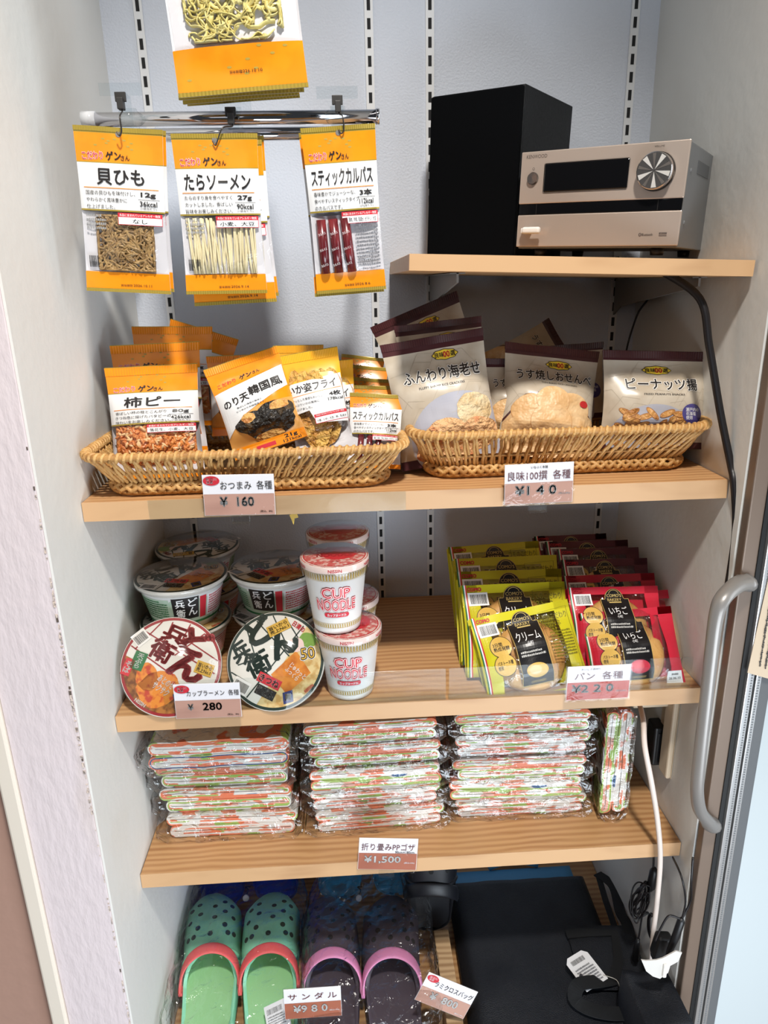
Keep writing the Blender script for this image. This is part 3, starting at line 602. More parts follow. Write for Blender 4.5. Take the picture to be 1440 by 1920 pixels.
# ================================================================ beige cracker bags in the right basket
G2 = 'beige cracker bags in the right basket'
BEIGE = mat('cracker_bag_beige', (196, 184, 166), .28, var=((184, 170, 150), 25, .45, .6)); MAR = mat('cracker_bag_maroon', (70, 34, 36), .28); YEL = ink((240, 206, 60)); PUR = ink((72, 66, 130)); REDB = ink((190, 40, 40)); PLATE = mat('plate_print', (172, 172, 182), .35)
LN = ink((176, 162, 142))
def lattice(w, h):
    it = []
    r = random.Random(9)
    for k in range(16):
        x, y = r.uniform(-w/2, w/2), r.uniform(.4*h, .92*h); d = r.choice((-1, 1)); L = .022
        it += [Ln([(x, y), (x+d*L*.7, y-L)], .0004, LN, 1), Ln([(x, y), (x-d*L, y-L*.15)], .0004, LN, 1)]
    return it
def badge(cx, cy, w, h): 
    pts = [(cx+.5*w*cos(a)*(1+.05*cos(8*a)), cy+.5*h*sin(a)*(1+.05*cos(8*a))) for a in [2*pi*k/48 for k in range(48)]]
    return [Pg([(cx+(x-cx)*1.06, cy+(y-cy)*1.12) for x, y in pts], BK, 3), Pg(pts, YEL, 4), T('良味', cx-.24*w, cy, .38*w, .55*h, BK, .02, 5), T('00', cx+.06*w, cy, .26*w, .62*h, REDB, .03, 5), T('選', cx+.32*w, cy, .20*w, .55*h, BK, .02, 5)]
def cracker_bag(label, kind, w, h, seed):
    t = thing('cracker_bag', label, 'snack bag', group=G2); X = lambda u: w*(u-.5); Y = lambda v: h*(1-v); it = lattice(w, h)
    def outlined(s, x, y, tw, th): return [T(s, x, y, tw, th, ink((238, 234, 228)), .07, 4), T(s, x, y, tw, th, BK, .02, 5)]
    if kind == 'shrimp':
        cr = mat('shrimp_cracker', (226, 178, 126), .5, bump=(130, .9), var=((206, 118, 70), 60, .5, .68)); cp = mat('pale_cracker', (224, 204, 164), .5, bump=(120, .8), var=((206, 176, 128), 60))
        it += badge(X(.60), Y(.155), .24*w, .075*h) + outlined('ふんわり海老せ', X(.53), Y(.30), .78*w, .105*h) + [T('FLUFFY SHRIMP RICE CRACKERS', X(.50), Y(.395), .46*w, .018*h, BK, .012, 4)]
        it += [El(X(.62), Y(.80), .50*w, .34*h, PLATE, 1, 40), blob(X(.78), Y(.62), .20*w, .13*h, cp, 3, 1), blob(X(.45), Y(.78), .22*w, .13*h, cr, 4, 2), blob(X(.80), Y(.80), .22*w, .12*h, cr, 5, 3), blob(X(.55), Y(.92), .25*w, .10*h, cr, 6, 4), blob(X(.30), Y(.90), .14*w, .09*h, cr, 5, 5)]
    if kind == 'thin':
        rc = mat('thin_rice_cracker', (226, 190, 142), .45, bump=(90, .4), var=((214, 170, 116), 45)); rb = mat('thin_cracker_edge', (196, 144, 90), .5)
        it += badge(X(.58), Y(.17), .26*w, .075*h) + outlined('うす焼しおせんべ', X(.53), Y(.285), .82*w, .10*h) + [T('THIN BAKED RICE CRACKERS', X(.57), Y(.36), .40*w, .016*h, BK, .01, 4)]
        it.append(Pg([(X(.0), Y(.70)), (X(.2), Y(.48)), (X(.5), Y(.42)), (X(.8), Y(.50)), (X(1), Y(.66)), (X(1), Y(1)), (X(0), Y(1))], MAR, 1)); it.append(Pg([(X(.0), Y(.73)), (X(.2), Y(.505)), (X(.5), Y(.445)), (X(.8), Y(.525)), (X(1), Y(.69)), (X(1), Y(1)), (X(0), Y(1))], mat('tan_print', (206, 170, 126), .35), 2))
        for k, (x, y, s) in enumerate(((.28, .62, .2), (.72, .58, .2), (.5, .52, .18), (.85, .75, .2), (.18, .82, .2), (.50, .70, .22), (.34, .92, .2), (.70, .92, .2))):
            it += [blob(X(x), Y(y), s*1.03*w, s*.72*h, rb, 3+k*.8, k, 28, .06), blob(X(x), Y(y)+.0006, s*w, s*.70*h, rc, 3.4+k*.8, k, 28, .06)]
        it.append(El(X(.85), Y(.52), .05*w, .03*h, REDB, 9, 16))
    if kind == 'peanut':
        pc = mat('peanut_fry', (214, 160, 92), .5, bump=(120, .8), var=((176, 116, 56), 50)); ps = mat('peanut_fry_dark', (164, 108, 58), .5)
        it += badge(X(.50), Y(.20), .26*w, .08*h) + outlined('ピーナッツ揚', X(.53), Y(.345), .70*w, .12*h) + [T('FRIED PEANUTS SNACKS', X(.53), Y(.45), .40*w, .018*h, BK, .012, 4)]
        it += [El(X(.45), Y(.88), .40*w, .33*h, PLATE, 1, 36)]; r = random.Random(7)
        for k in range(30):
            x, y, a = X(r.uniform(.14, .76)), Y(r.uniform(.62, 1)), r.uniform(-.9, .9); L, q = .15*w, .045*w
            pts = _rot([(x+L*.5*cos(2*pi*i/14), y+q*.5*sin(2*pi*i/14)) for i in range(14)], x, y, a)
            it += [Pg(_rot([(x+L*.54*cos(2*pi*i/14), y+q*.64*sin(2*pi*i/14)) for i in range(14)], x, y, a), ps, 2+k*.2), Pg(pts, pc, 2.15+k*.2)]
        it += [El(X(.81), Y(.64), .115*w, .10*h, PUR, 9, 24), T('瀬戸内の\n花藻塩\n使用', X(.81), Y(.64), .15*w, .12*h, WT, .01, 10)]
    o, fn = pouch(t, w, h, .050, [(0, .07, MAR), (.07, .90, BEIGE), (.90, 1, MAR)], it, seed, .014, .012, BEIGE, wr=.0022, belly=.5, pinch=.06); seal_strip(t, 'top_seal', fn, w, h-.010, h-.0005, MAR, 90); return t
sh = cracker_bag('tall beige shrimp cracker bag at the left front of the right basket', 'shrimp', .135, .165, 41); place_top(sh, (712, 648), (905, 614), -.268, .135, .165, rad(14), front=-.285)
s2 = dup(sh, 'beige cracker bag second back at the left of the right basket'); place_top(s2, (738, 612), (902, 592), -.215, .135, .165, rad(12))
s3 = dup(sh, 'beige cracker bag at the back left of the right basket, head slanting up'); place_top(s3, (694, 614), (856, 545), -.150, .135, .165, rad(6))
us = cracker_bag('beige thin rice cracker bag in the middle of the right basket', 'thin', .124, .148, 47); place_top(us, (948, 640), (1122, 660), -.272, .124, .148, rad(22), front=-.285)
u2 = dup(us, 'thin rice cracker bag behind the middle one, only its left edge showing'); place_top(u2, (905, 672), (1040, 672), -.222, .124, .148, rad(14))
u3 = dup(us, 'thin rice cracker bag slumped on its side at the back middle'); pose(u3, at(1010, 655, y=-.115)+Vector((-.068, .02, -.06)), rad(24), rad(64), 0, .95)
pn = cracker_bag('beige fried peanut snack bag at the right end of the basket', 'peanut', .146, .130, 53); place_top(pn, (1130, 656), (1330, 660), -.262, .146, .130, rad(12), front=-.285)
p2 = dup(pn, 'beige cracker bag behind the fried peanut bag, head showing at its left'); place_top(p2, (985, 632), (1118, 622), -.165, .124, .148, rad(14))
# ================================================================ stereo and speaker
def flatx(M_):   # flat art on a face given by a matrix (local x right, y up, +z out)
    return lambda x, y, o: tuple(M_ @ Vector((x, y, o)))
FRONT = lambda x0, y0, z0: Matrix(((1, 0, 0, x0), (0, 0, -1, y0), (0, 1, 0, z0), (0, 0, 0, 1)))
sp = thing('loudspeaker', 'black loudspeaker box standing behind the silver stereo', 'speaker', (.5935, -.188, 1.4665), (0, rad(2.1), -.665))
sw, shh, sd = .147, .226, .180
ebony = mat('black_ash_veneer', (22, 24, 27), .5, spec=.3, bump=(200, .35), stretch=(8, 8, .6)); cloth = mat('black_grille_cloth', (5, 6, 8), .95, spec=.08)
b = MB(); b.box((-sw, .008, -.002), (0, sd, shh), ebony, .0015); b.build('cabinet', sp)
b = MB(); b.box((-sw+.001, 0, -.001), (-.001, .0078, shh-.002), cloth, .003, 3); b.build('grille', sp)
st = thing('stereo_receiver', 'silver compact stereo receiver with large round volume knob', 'stereo', (.766, -.3392, 1.4645), (0, rad(2.1), -.6431))
w, h, d, f0 = .217, .1218, .203, .010
champ = mat('champagne_aluminium', (208, 190, 176), .34, .55); greys = mat('grey_steel_case', (128, 130, 132), .45, .3); gl_b = mat('gloss_black', (12, 12, 14), .12); dk = mat('dark_plastic', (30, 28, 28), .4)
b = MB(); b.box((-w+.0015, .0042, f0), (-.0015, d, f0+h-.001), greys, .001); b.build('case', st)
b = MB(); b.box((-w, 0, f0+.057), (0, .004, f0+h), champ, .0012); A = FRONT(0, 0, f0)
gm = ink((96, 84, 78)); it = [T('KENWOOD', -w+.022, .1155, .029, .0045, gm, .0, 1.5), El(-w+.0185, .1005, .0016, .0016, gm, 1.5, 14), El(-w+.0185, .1005, .0011, .0011, champ, 2, 14), T('VOLUME', -.036, .1165, .012, .002, gm, .0, 1.5)]
art(b, it, flatx(A)); b.build('front_panel', st)
b = MB(); b.box((-w, 0, f0+.002), (0, .004, f0+.043), champ, .0012)
art(b, [T('Bluetooth', -.0385, .0155, .0135, .003, gm, .01, 1.5), El(-.0475, .0155, .0018, .0022, gm, 1.5, 14), Ln([(-.0482, .0147), (-.0468, .0163), (-.0475, .017), (-.0475, .014), (-.0468, .0147), (-.0482, .0163)], .0003, champ, 2), Rc(-.024, .0135, -.0145, .0145, gm, 1.5), Rc(-.024, .0155, -.0145, .0178, gm, 1.5), T('disc', -.0192, .0166, .006, .0014, champ, .01, 2)], flatx(A)); b.build('lower_panel', st)
b = MB(); b.box((-w+.001, .0012, f0+.0435), (-.001, .004, f0+.0565), gl_b, .0004)
for x in (-w+.026, -.030): b.box((x-.0004, .0009, f0+.0438), (x+.0004, .0013, f0+.0562), dk)
b.build('disc_slot_panel', st)
b = MB(); b.box((-.183, -.0006, f0+.070), (-.070, .001, f0+.106), gl_b, .002); b.build('display', st)
kx = lambda x, z: Matrix.Translation((x, 0, f0+z)) @ Matrix.Rotation(pi/2, 4, 'X')
brush = mat('spun_aluminium', (214, 206, 200), .18, .95); kn_dark = mat('knob_shadow_ring', (40, 36, 34), .3, .5)
kb = MB(); kb.lathe([(.0225, 0), (.0225, .003)], kn_dark, 48, kx(-.036, .088)); kb.lathe([(.0215, .003), (.0215, .012), (.0203, .0135), (.0, .0132)], brush, 48, kx(-.036, .088), False)
for k in range(10): a = k*pi/5+.4; q = .16 if k % 2 else .10; kb.prism([(.0015*cos(a), .0015*sin(a)), (.0195*cos(a-q), .0195*sin(a-q)), (.0195*cos(a+q), .0195*sin(a+q))], .0136, .0138, mat('painted_sheen_light', (244, 240, 234), .35, .5) if k % 2 else mat('painted_sheen_dark', (150, 142, 136), .3, .7), kx(-.036, .088))  # reflections of the spun metal painted as light and dark wedges
kb.build('volume_knob', st)
b = MB(); b.lathe([(.0078, 0), (.0078, .0012)], kn_dark, 32, kx(-w+.0185, .0885)); b.lathe([(.0068, .0012), (.0068, .004), (.0, .0038)], brush, 32, kx(-w+.0185, .0885), False); b.build('power_button', st)
for x in (-.19, -.03):
    for y in (.025, .18): b = MB(); b.lathe([(.008, 0), (.009, .0085), (0, .0085)], dk, 20, Matrix.Translation((x, y, .0012)), cap0=True); b.build('foot', st)
b = MB(); b.box((.0002-.0015, .06, f0+.09), (.0006-.0015, .13, f0+.105), mat('vent_dark', (90, 92, 94), .6)); 
b.build('side_vent', st)
for y, z in ((.025, .03), (.16, .03), (.025, .09)): b = MB(); b.lathe([(.003, 0), (.002, .0012), (0, .0014)], greys, 12, Matrix.Translation((-.0015, y, f0+z)) @ Matrix.Rotation(pi/2, 4, 'Y')); b.build('screw', st)
sR = Matrix.Rotation(-.6431, 4, 'Z')
u = thing('usb_stick', 'white plug stick in the front socket of the stereo', 'usb stick', Vector((.766, -.3392, 1.4645+f0+.0245+.0055)) + sR @ Vector((-w+.011, -.0005, 0)), (0, rad(2.1), -.6431))
wp = mat('white_plastic', (232, 228, 222), .4)
b = MB(); b.box((.0, -.010, -.0035), (.013, 0, .0035), wp, .0015); b.build('plug', u)
b = MB(); b.box((.004, -.0165, -.0042), (.030, -.0085, .0045), wp, .003, 3); b.build('cap', u)
# ================================================================ price cards
plank = wood('card_plank_print', (190, 146, 128), (134, 88, 74), .6); plank2 = wood('card_plank_red', (168, 96, 70), (120, 60, 42), .6); plank3 = wood('card_plank_scarlet', (178, 70, 54), (140, 48, 36), .6)
MAROON = ink((92, 36, 42)); paper = mat('white_card', (236, 234, 236), .5)
holder_f = film('card_sleeve', (.975, .975, .98), 30, .3, .4, .05)
def card(label, title, price, tax, loc, lean=0, roll=0, yaw=0, title_box=(0, .016, .07, .012), price_box=(0, -.010, .05, .012), stamp=False, extra=(), plk=plank, tcol=None, pcol=None, clip_part=True, pcb=.016, tb=.0, serifw=None, taxc=WT):
    t = thing('price_card', label, 'price card', group='shelf price cards'); cw, ch = .091, .0545
    b = MB(); b.box((-cw/2, -.0004, -ch/2), (cw/2, .0004, ch/2), paper); it = [Rc(-cw/2+.0005, -ch/2+.0005, cw/2-.0005, .0015, plk, 2)]
    x, y, tw, th = title_box; it.append(T(title, x, y, tw, th, tcol or MAROON, tb, 4))
    x, y, pw, ph = price_box
    if pcol: it.append(T(price, x, y, pw, ph, pcol, .012, 5))
    else: it += [T(price, x, y, pw, ph, BK, .04, 4), T(price, x, y, pw, ph, ink((246, 244, 240)), pcb, 5)]
    if tax: it.append(T(tax, .034, -.0225 if stamp else -.0145, .016, .0036, taxc, .01, 5))
    if stamp: it += [El(-.034, .0195, .0105, .0062, RED, 4), T('新玉川\n温泉', -.034, .0195, .013, .008, WT, .01, 5)]
    it += list(extra); art(b, it, lambda X, Y, o: (X, -.0004-o, Y)); b.build('card', t)
    b = MB(); b.box((-cw/2-.002, -.0022, -ch/2-.002), (cw/2+.002, -.0018, ch/2+.001), holder_f); b.box((-cw/2-.002, .0010, -ch/2-.002), (cw/2+.002, .0014, ch/2+.001), holder_f); b.build('clear_sleeve', t)
    if clip_part: b = MB(); b.box((-.012, .0015, -ch/2-.012), (.012, .006, -ch/2+.012), acr, .001); b.box((-.012, -.003, -ch/2-.0125), (.012, .006, -ch/2-.0105), acr, .0006); b.build('clear_clip', t)
    pose(t, loc, lean, roll, yaw); return t
def midpt(p, q, Y): a, b_ = at(*p, y=Y), at(*q, y=Y); return (a+b_)/2
card('price card marked 160 yen clipped below the left basket', 'おつまみ  各種', '¥  160', '(税込、8%)', midpt((377, 892), (518, 963), -.377), roll=rad(1), title_box=(.010, .013, .066, .0115), price_box=(-.003, -.0085, .043, .0125), stamp=True, tcol=BK, tb=.0, taxc=BK)
card('price card marked 140 yen clipped below the right basket', '良味100撰  各種', '¥1 4 0', '(税込8%)', midpt((942, 868), (1077, 944), -.377), roll=rad(-1), title_box=(0, .0115, .083, .0125), price_box=(-.004, -.0085, .054, .0125), extra=[T('いなふく本舗', .0, .0225, .022, .0035, BK, .01, 4)])
card('price card marked 280 yen in front of the round noodle bowls', 'カップラーメン  各種', '¥', '(税込、8%)', midpt((328, 1283), (450, 1346), -.389)+Vector((0, 0, .001)), roll=rad(1), title_box=(.008, .0125, .072, .009), price_box=(-.024, -.009, .007, .0095), stamp=True, tcol=BK, tb=.0, taxc=BK,
     extra=[T('280', .006, -.0085, .026, .0115, ink((14, 14, 14)), .02, 6)], clip_part=False)
card('price card marked 220 yen in front of the bread packs', 'パン  各種', '¥2 2 0', '(税込8%)', midpt((1062, 1246), (1180, 1312), -.389), title_box=(.0, .0115, .07, .0125), price_box=(-.008, -.0085, .060, .0125), extra=[T('おいしさ長持ち', -.012, .0225, .028, .0035, BK, .01, 4)], plk=plank3, clip_part=False)
card('price card marked 1,500 yen standing on the mat shelf edge', '折り畳みPPゴザ', '¥1,500', '(税込10%)', midpt((670, 1561), (783, 1640), -.381), lean=rad(6), roll=rad(5), title_box=(0, .0125, .083, .0125), price_box=(-.008, -.0095, .056, .0130), extra=[T('90cm×180cm', .026, .0038, .030, .004, BK, .01, 4)], plk=plank2)
card('price card marked 980 yen between the two pairs of clogs', 'サ ン ダ ル', '¥9 8 0', '(税込10%)', midpt((535, 1851), (637, 1908), -.415), lean=rad(8), title_box=(0, .013, .078, .0115), price_box=(-.004, -.009, .054, .0130), plk=plank2)
card('price card marked 800 yen tilted beside the black bag', 'ラミクロスバッグ', '¥  800', '(税込10%)', midpt((795, 1820), (877, 1912), -.395), lean=rad(10), roll=rad(28), title_box=(.008, .013, .070, .0105), price_box=(.0, -.009, .050, .0130), stamp=True, tcol=BK, tb=.0)
# clear guards along the shelf edges
def guard(label, lo, hi):
    t = thing('clear_shelf_guard', label, 'shelf guard', lo); d_ = Vector(hi)-Vector(lo); b = MB(); b.box((0, 0, 0), d_, acr, .0004, 1); b.build('upright', t)
    b = MB(); b.box((0, .002, .0002), (d_.x, .014, .0010), acr); b.build('base_strip', t); return t
guard('clear acrylic strip along the edge of the basket shelf below the left basket', (.085, -D-.0012, Z1-.026), (.420, -D-.0004, Z1+.001))
guard('clear acrylic guard along the front of the noodle and bread shelf, left length', (.072, -.3690, Z2), (.475, -.3680, Z2+.052))
guard('clear acrylic guard along the front of the noodle and bread shelf, right length', (.479, -.3690, Z2), (.838, -.3680, Z2+.052))
# ================================================================ noodle bowls
BOWLW = mat('foam_white', (228, 228, 226), .4); lid_w = mat('lid_paper', (232, 232, 228), .28, coat=.5); DG = ink((14, 46, 40)); DR = ink((150, 22, 34)); GD = ink((212, 170, 60)); NAVY = ink((28, 44, 110)); GRN = ink((30, 110, 60))
soba_pic = mat('soba_print', (176, 116, 58), .3, var=((112, 66, 34), 70, .42, .58)); tempura = mat('tempura_print', (224, 140, 56), .3, var=((188, 64, 40), 75, .5, .62)); noodle_pic = mat('udon_print', (226, 204, 150), .3, var=((200, 160, 96), 70, .45, .6)); tofu = mat('fried_tofu_print', (222, 142, 58), .3, var=((196, 110, 36), 60, .45, .65))
shrink = film('shrink_film', (.95, .93, .90), 30, .15, 1.3)
def inner(R, items): return items
def lid_art(kind):
    R = .0665; dark = DR if kind == 'soba' else DG; it = [El(0, 0, .0705, .0705, dark, 1, 64), El(0, 0, R, R, lid_w, 2, 64)]
    # lid picture: chord cut of the disc
    def disc_part(test, m, l, n=72, r=R):
        pts = [(r*cos(2*pi*k/n), r*sin(2*pi*k/n)) for k in range(n)]; return pts
    def chord(a0, a1, m, l, r=R): return Pg([(r*cos(a0+(a1-a0)*k/40), r*sin(a0+(a1-a0)*k/40)) for k in range(41)], m, l)
    if kind == 'soba':
        it += [chord(rad(160), rad(312), soba_pic, 3), blob(-.020, -.030, .030, .025, tempura, 4, 2), blob(-.034, -.012, .016, .02, tempura, 4, 5)]
        for p in (((-.035, .055), (.060, -.018)), ((-.010, .066), (-.050, .030)), ((.005, .064), (-.022, .010)), ((.050, .042), (.005, .015)), ((.066, .0), (.018, .040)), ((-.055, .036), (.0, -.012)), ((.03, .058), (.012, .028))): it.append(Ln(p, .0018, dark, 4))
        it += [T('ど', .038, .030, .040, .036, dark, .06, 5, -.5), T('ん', .022, -.004, .048, .034, dark, .06, 5, -.5), T('兵', .008, .045, .034, .026, dark, .035, 5, -.55), T('衛', -.012, .024, .034, .030, dark, .03, 5, -.6),
               Rc(-.052, .036, -.030, .056, WT, 6, .6), Bar(-.050, .039, -.032, .052, 7, 3, .6), Rc(-.054, .000, -.036, .026, GRN, 7, -.45), T('天\nぷ\nら', -.045, .013, .009, .021, WT, .03, 8, -.45, .95), Rc(-.067, -.006, -.054, .018, RED, 7, -.45), T('そ\nば', -.0605, .006, .009, .016, WT, .03, 8, -.45, .95),
               Rc(.033, -.018, .059, .000, GD, 7, -.45), T('旨いから\n売上No.1', .046, -.009, .021, .013, BK, .02, 8, -.45), T('あとのせ\nサクサク', -.012, -.026, .026, .022, WT, .02, 7, -.7),
               Pg([(-.0, -.040), (.022, -.036), (.026, -.058), (.004, -.062)], NAVY, 7), T('東', .013, -.049, .015, .015, GD, .03, 8, -.1), T('NISSIN', -.045, -.046, .017, .005, WT, .02, 7, -.7)]
    else:
        it += [chord(rad(-112), rad(48), noodle_pic, 3), Pg([(-.006, -.020), (.030, .014), (.052, -.018), (.018, -.048)], tofu, 4), blob(.046, .028, .014, .012, mat('green_onion_print', (120, 160, 70), .3), 4, 3), blob(.03, .022, .012, .010, mat('fish_cake_print', (236, 210, 206), .3), 4.5, 6)]
        for p in (((-.062, .022), (.0, -.028)), ((-.045, .048), (-.030, .006)), ((-.055, -.006), (-.020, .006)), ((-.006, .066), (.016, .022)), ((-.030, .058), (.020, .006)), ((-.064, -.016), (-.034, -.034)), ((.012, .064), (.034, .03)), ((-.040, -.052), (.040, .050))): it.append(Ln(p, .0018, dark, 4))
        it += [T('ど', -.026, .044, .036, .036, dark, .06, 5, .5), T('ん', .010, .026, .040, .036, dark, .06, 5, .5), T('兵', -.052, .014, .026, .028, dark, .035, 5, .5), T('衛', -.026, -.004, .036, .034, dark, .03, 5, .5),
               Rc(-.014, .040, .020, .056, GD, 7, .45), T('旨いから\n売上No.1', .003, .048, .029, .012, BK, .02, 8, .45), T('日清の', .033, .049, .020, .008, RED, .03, 7, -.6), Rc(-.062, -.046, -.036, -.026, WT, 6, -.5), Bar(-.060, -.043, -.038, -.030, 7, 3, -.5),
               Rc(-.026, -.036, .010, -.022, RED, 7, -.45), T('きつね', -.008, -.029, .031, .010, WT, .04, 8, -.45), Rc(-.028, -.052, .002, -.038, BK, 7, -.45), T('うどん', -.013, -.045, .026, .010, WT, .04, 8, -.45), Pg([(.012, -.046), (.026, -.042), (.028, -.058), (.014, -.062)], NAVY, 7), T('東', .020, -.052, .009, .010, GD, .03, 8),
               T('じゅわっと\nふっくら', .030, -.018, .030, .016, WT, .02, 7, -.75), T('50', .047, .010, .020, .016, WT, .10, 7, .15), T('50', .047, .010, .020, .016, NAVY, .05, 8, .15), T('50', .047, .010, .020, .016, GD, .0, 9, .15), T('NISSIN', .050, -.040, .015, .0045, RED, .02, 7, .7)]
    return it
def bowl(label, kind):
    """lid centre is the origin; the bowl hangs below it"""
    t = thing('noodle_bowl', label, 'noodle bowl', group='noodle bowls on the shelf'); H = .074
    b = MB(); pr = [(.0, -H), (.046, -H), (.049, -H+.002), (.0655, -.008), (.0695, -.006), (.0716, -.0045), (.0716, -.001), (.070, 0)]; b.lathe(pr, BOWLW, 64)
    def side(x, y, o):   # x along the rim in metres at r=.058, y height below
        f = (y+.064)/(.052); r = .0517+(.0638-.0517)*f+.0003+o; a = x/.058-pi/2; return (r*cos(a), r*sin(a), y)
    g = GRN if kind == 'udon' else DR; lab = mat('bowl_label', (176, 196, 176), .35) if kind == 'udon' else mat('bowl_label_soba', (200, 170, 160), .35)
    it = [Rc(-.18, -.062, .18, -.012, lab, 1), Rc(-.18, -.062, .18, -.058, g, 2), Rc(-.018, -.052, .020, -.014, BK, 3)] + [T(c, x, y, .013, .014, WT, .02, 4) for c, x, y in (('ど', .011, -.023), ('ん', .011, -.039), ('兵', -.007, -.024), ('衛', -.007, -.041))]
    for k, (x0, x1) in enumerate(((-.165, -.10), (-.095, -.022), (.034, .10), (.105, .17))): it += [Rc(x0, -.054, x1, -.016, WT if k != 1 else lab, 2), scrib(x0+.003, -.052, x1-.003, -.018, 8, g if k % 2 else RED, k, 3)]
    it += [Rc(.022, -.054, .032, -.016, RED, 2), T('きつねうどん' if kind == 'udon' else '天ぷらそば', .067, -.056, .05, .004, WT, .02, 4)]
    art(b, it, side, .006); b.build('bowl', t)
    b = MB(); b.lathe([(.0, .0004), (.0712, .0004)], lid_w, 64, None, False); b.lathe([(.0712, .0004), (.0719, -.003)], lid_w, 64); art(b, lid_art(kind), lambda x, y, o: (x, y, .0005+o)); b.build('lid', t)
    b = MB(); b.lathe([(.0, .0028), (.0708, .0026), (.0726, -.0005), (.0724, -.006), (.066, -.011)], shrink, 48); b.build('shrink_wrap', t)
    return t
gb = bowl('round green-lidded udon noodle bowl tipped up to face the front', 'udon'); TILT = rad(55)
gb.location = (.229, -.3335, .9175); gb.rotation_euler = (TILT, 0, rad(-4))
rb = bowl('round red-lidded soba noodle bowl tipped up at the left front', 'soba'); rb.location = (.0785, -.334, .9165); rb.rotation_euler = (TILT, 0, rad(8))
for (x, y, z, rz, lb) in ((.0765, -.212, Z2+.150, .25, 'udon noodle bowl topmost of the left stack, behind the red-lidded bowl'), (.0765, -.212, Z2+.0755, .1, 'udon noodle bowl lower in the left stack, squeezed behind the red-lidded bowl'),
        (.2215, -.195, Z2+.150, -.3, 'udon noodle bowl topmost of the stack behind the green-lidded bowl'), (.2215, -.195, Z2+.0755, -.2, 'udon noodle bowl lower in the stack behind the green-lidded bowl'),
        (.0765, -.0795, Z2+.150, 2.9, 'udon noodle bowl topmost of the rear left stack by the wall'), (.0765, -.0795, Z2+.0755, .4, 'udon noodle bowl lower in the rear left stack by the wall')):
    dup(gb, lb, loc=(x, y, z), rot=(0, 0, rz))
# ================================================================ cup noodles
GLD = ink((176, 150, 74)); CR = ink((206, 46, 62)); CW = mat('cup_white', (236, 234, 230), .38); lidp = mat('cup_lid_print', (206, 100, 100), .4, var=((226, 190, 186), 120, .48, .56))
def cup(label):
    t = thing('noodle_cup', label, 'noodle cup', group='white noodle cups on the shelf'); H = .107; r0, r1 = .0335, .0465
    b = MB(); b.lathe([(.0, .001), (.031, .001), (.032, 0), (.0333, .001), (.0338, .004), (r1-.0012, H-.006), (r1+.001, H-.005), (r1+.0018, H-.003), (r1+.001, H-.001), (r1-.001, H-.0005)], CW, 64)
    def side(x, y, o): r = r0+(r1-r0)*(y/H)+.0003+o; a = x/.040-pi/2; return (r*cos(a), r*sin(a), y)
    it = []
    for k in range(66):
        x = -.1256+.2513*k/66
        it += [Rc(x, .0865, x+.0019, .0945, GLD, 2), Rc(x, .0115, x+.0019, .0165, GLD, 2)]
    for y in (.0855, .0956, .0107, .0174): it.append(Rc(-.1257, y-.0003, .1257, y+.0003, GLD, 2))
    for x0 in (0, .1257, -.1257):
        for s, cy, w_, h_ in (('CUP', .0665, .038, .0155), ('NOODLE', .0475, .056, .0165)):
            it += [T(s, x0, cy, w_, h_, CR, .075, 3), T(s, x0, cy, w_, h_, CW, .045, 4), T(s, x0, cy, w_, h_, CR, .0, 5)]
        it += [Rc(x0-.015, .0285, x0+.015, .0355, CR, 3), El(x0-.015, .032, .0035, .0035, CR, 3, 16), El(x0+.015, .032, .0035, .0035, CR, 3, 16), T('カップヌードル', x0, .032, .028, .0042, WT, .03, 5)]
    art(b, it, side, .004, (-.1257, .001, .1257, .106)); b.build('cup', t)
    b = MB(); b.lathe([(0, H+.0004), (r1+.001, H+.0004)], lidp, 64, None, False); b.lathe([(r1+.001, H+.0004), (r1+.0023, H-.001), (r1+.0019, H-.009)], mat('cup_lid_edge', (232, 214, 212), .4), 64)
    art(b, [El(0, 0, .046, .046, CW, 1, 48), El(0, 0, .0445, .0445, CR, 2, 48), El(0, 0, .043, .043, lidp, 3, 48), El(.006, .006, .026, .026, CR, 3.5, 32), T('CUP\nNOODLE', 0, .006, .05, .028, CR, .03, 4), T('フタ', .0, -.028, .012, .006, CR, .02, 4)], lambda x, y, o: (x, y, H+.0005+o))
    art(b, [T('NISSIN', k*.055, 0, .018, .0045, CR, .02, 2) for k in (-1, 0, 1)], lambda x, y, o: ((r1+.0024)*sin(x/.047), -(r1+.0024)*cos(x/.047), H-.005+y)); b.build('lid', t)
    b = MB(); b.lathe([(0, H+.0022), (r1+.001, H+.002), (r1+.0034, H-.001), (r1+.0030, H-.012), (r1+.001, H-.022)], shrink, 48); b.build('shrink_wrap', t)
    return t
c0 = cup('white and red noodle cup, lower one of the front pair'); c0.location = (.337, -.326, Z2); c0.rotation_euler = (0, 0, -.05)
dup(c0, 'white and red noodle cup, upper one of the front pair', loc=(.3215, -.3275, Z2+.1097), rot=(0, 0, .02))
dup(c0, 'white and red noodle cup, upper one of the rear pair', loc=(.325, -.224, Z2+.1097), rot=(0, 0, .3))
dup(c0, 'white and red noodle cup, lower one of the rear pair, just showing', loc=(.338, -.222, Z2), rot=(0, 0, .4))
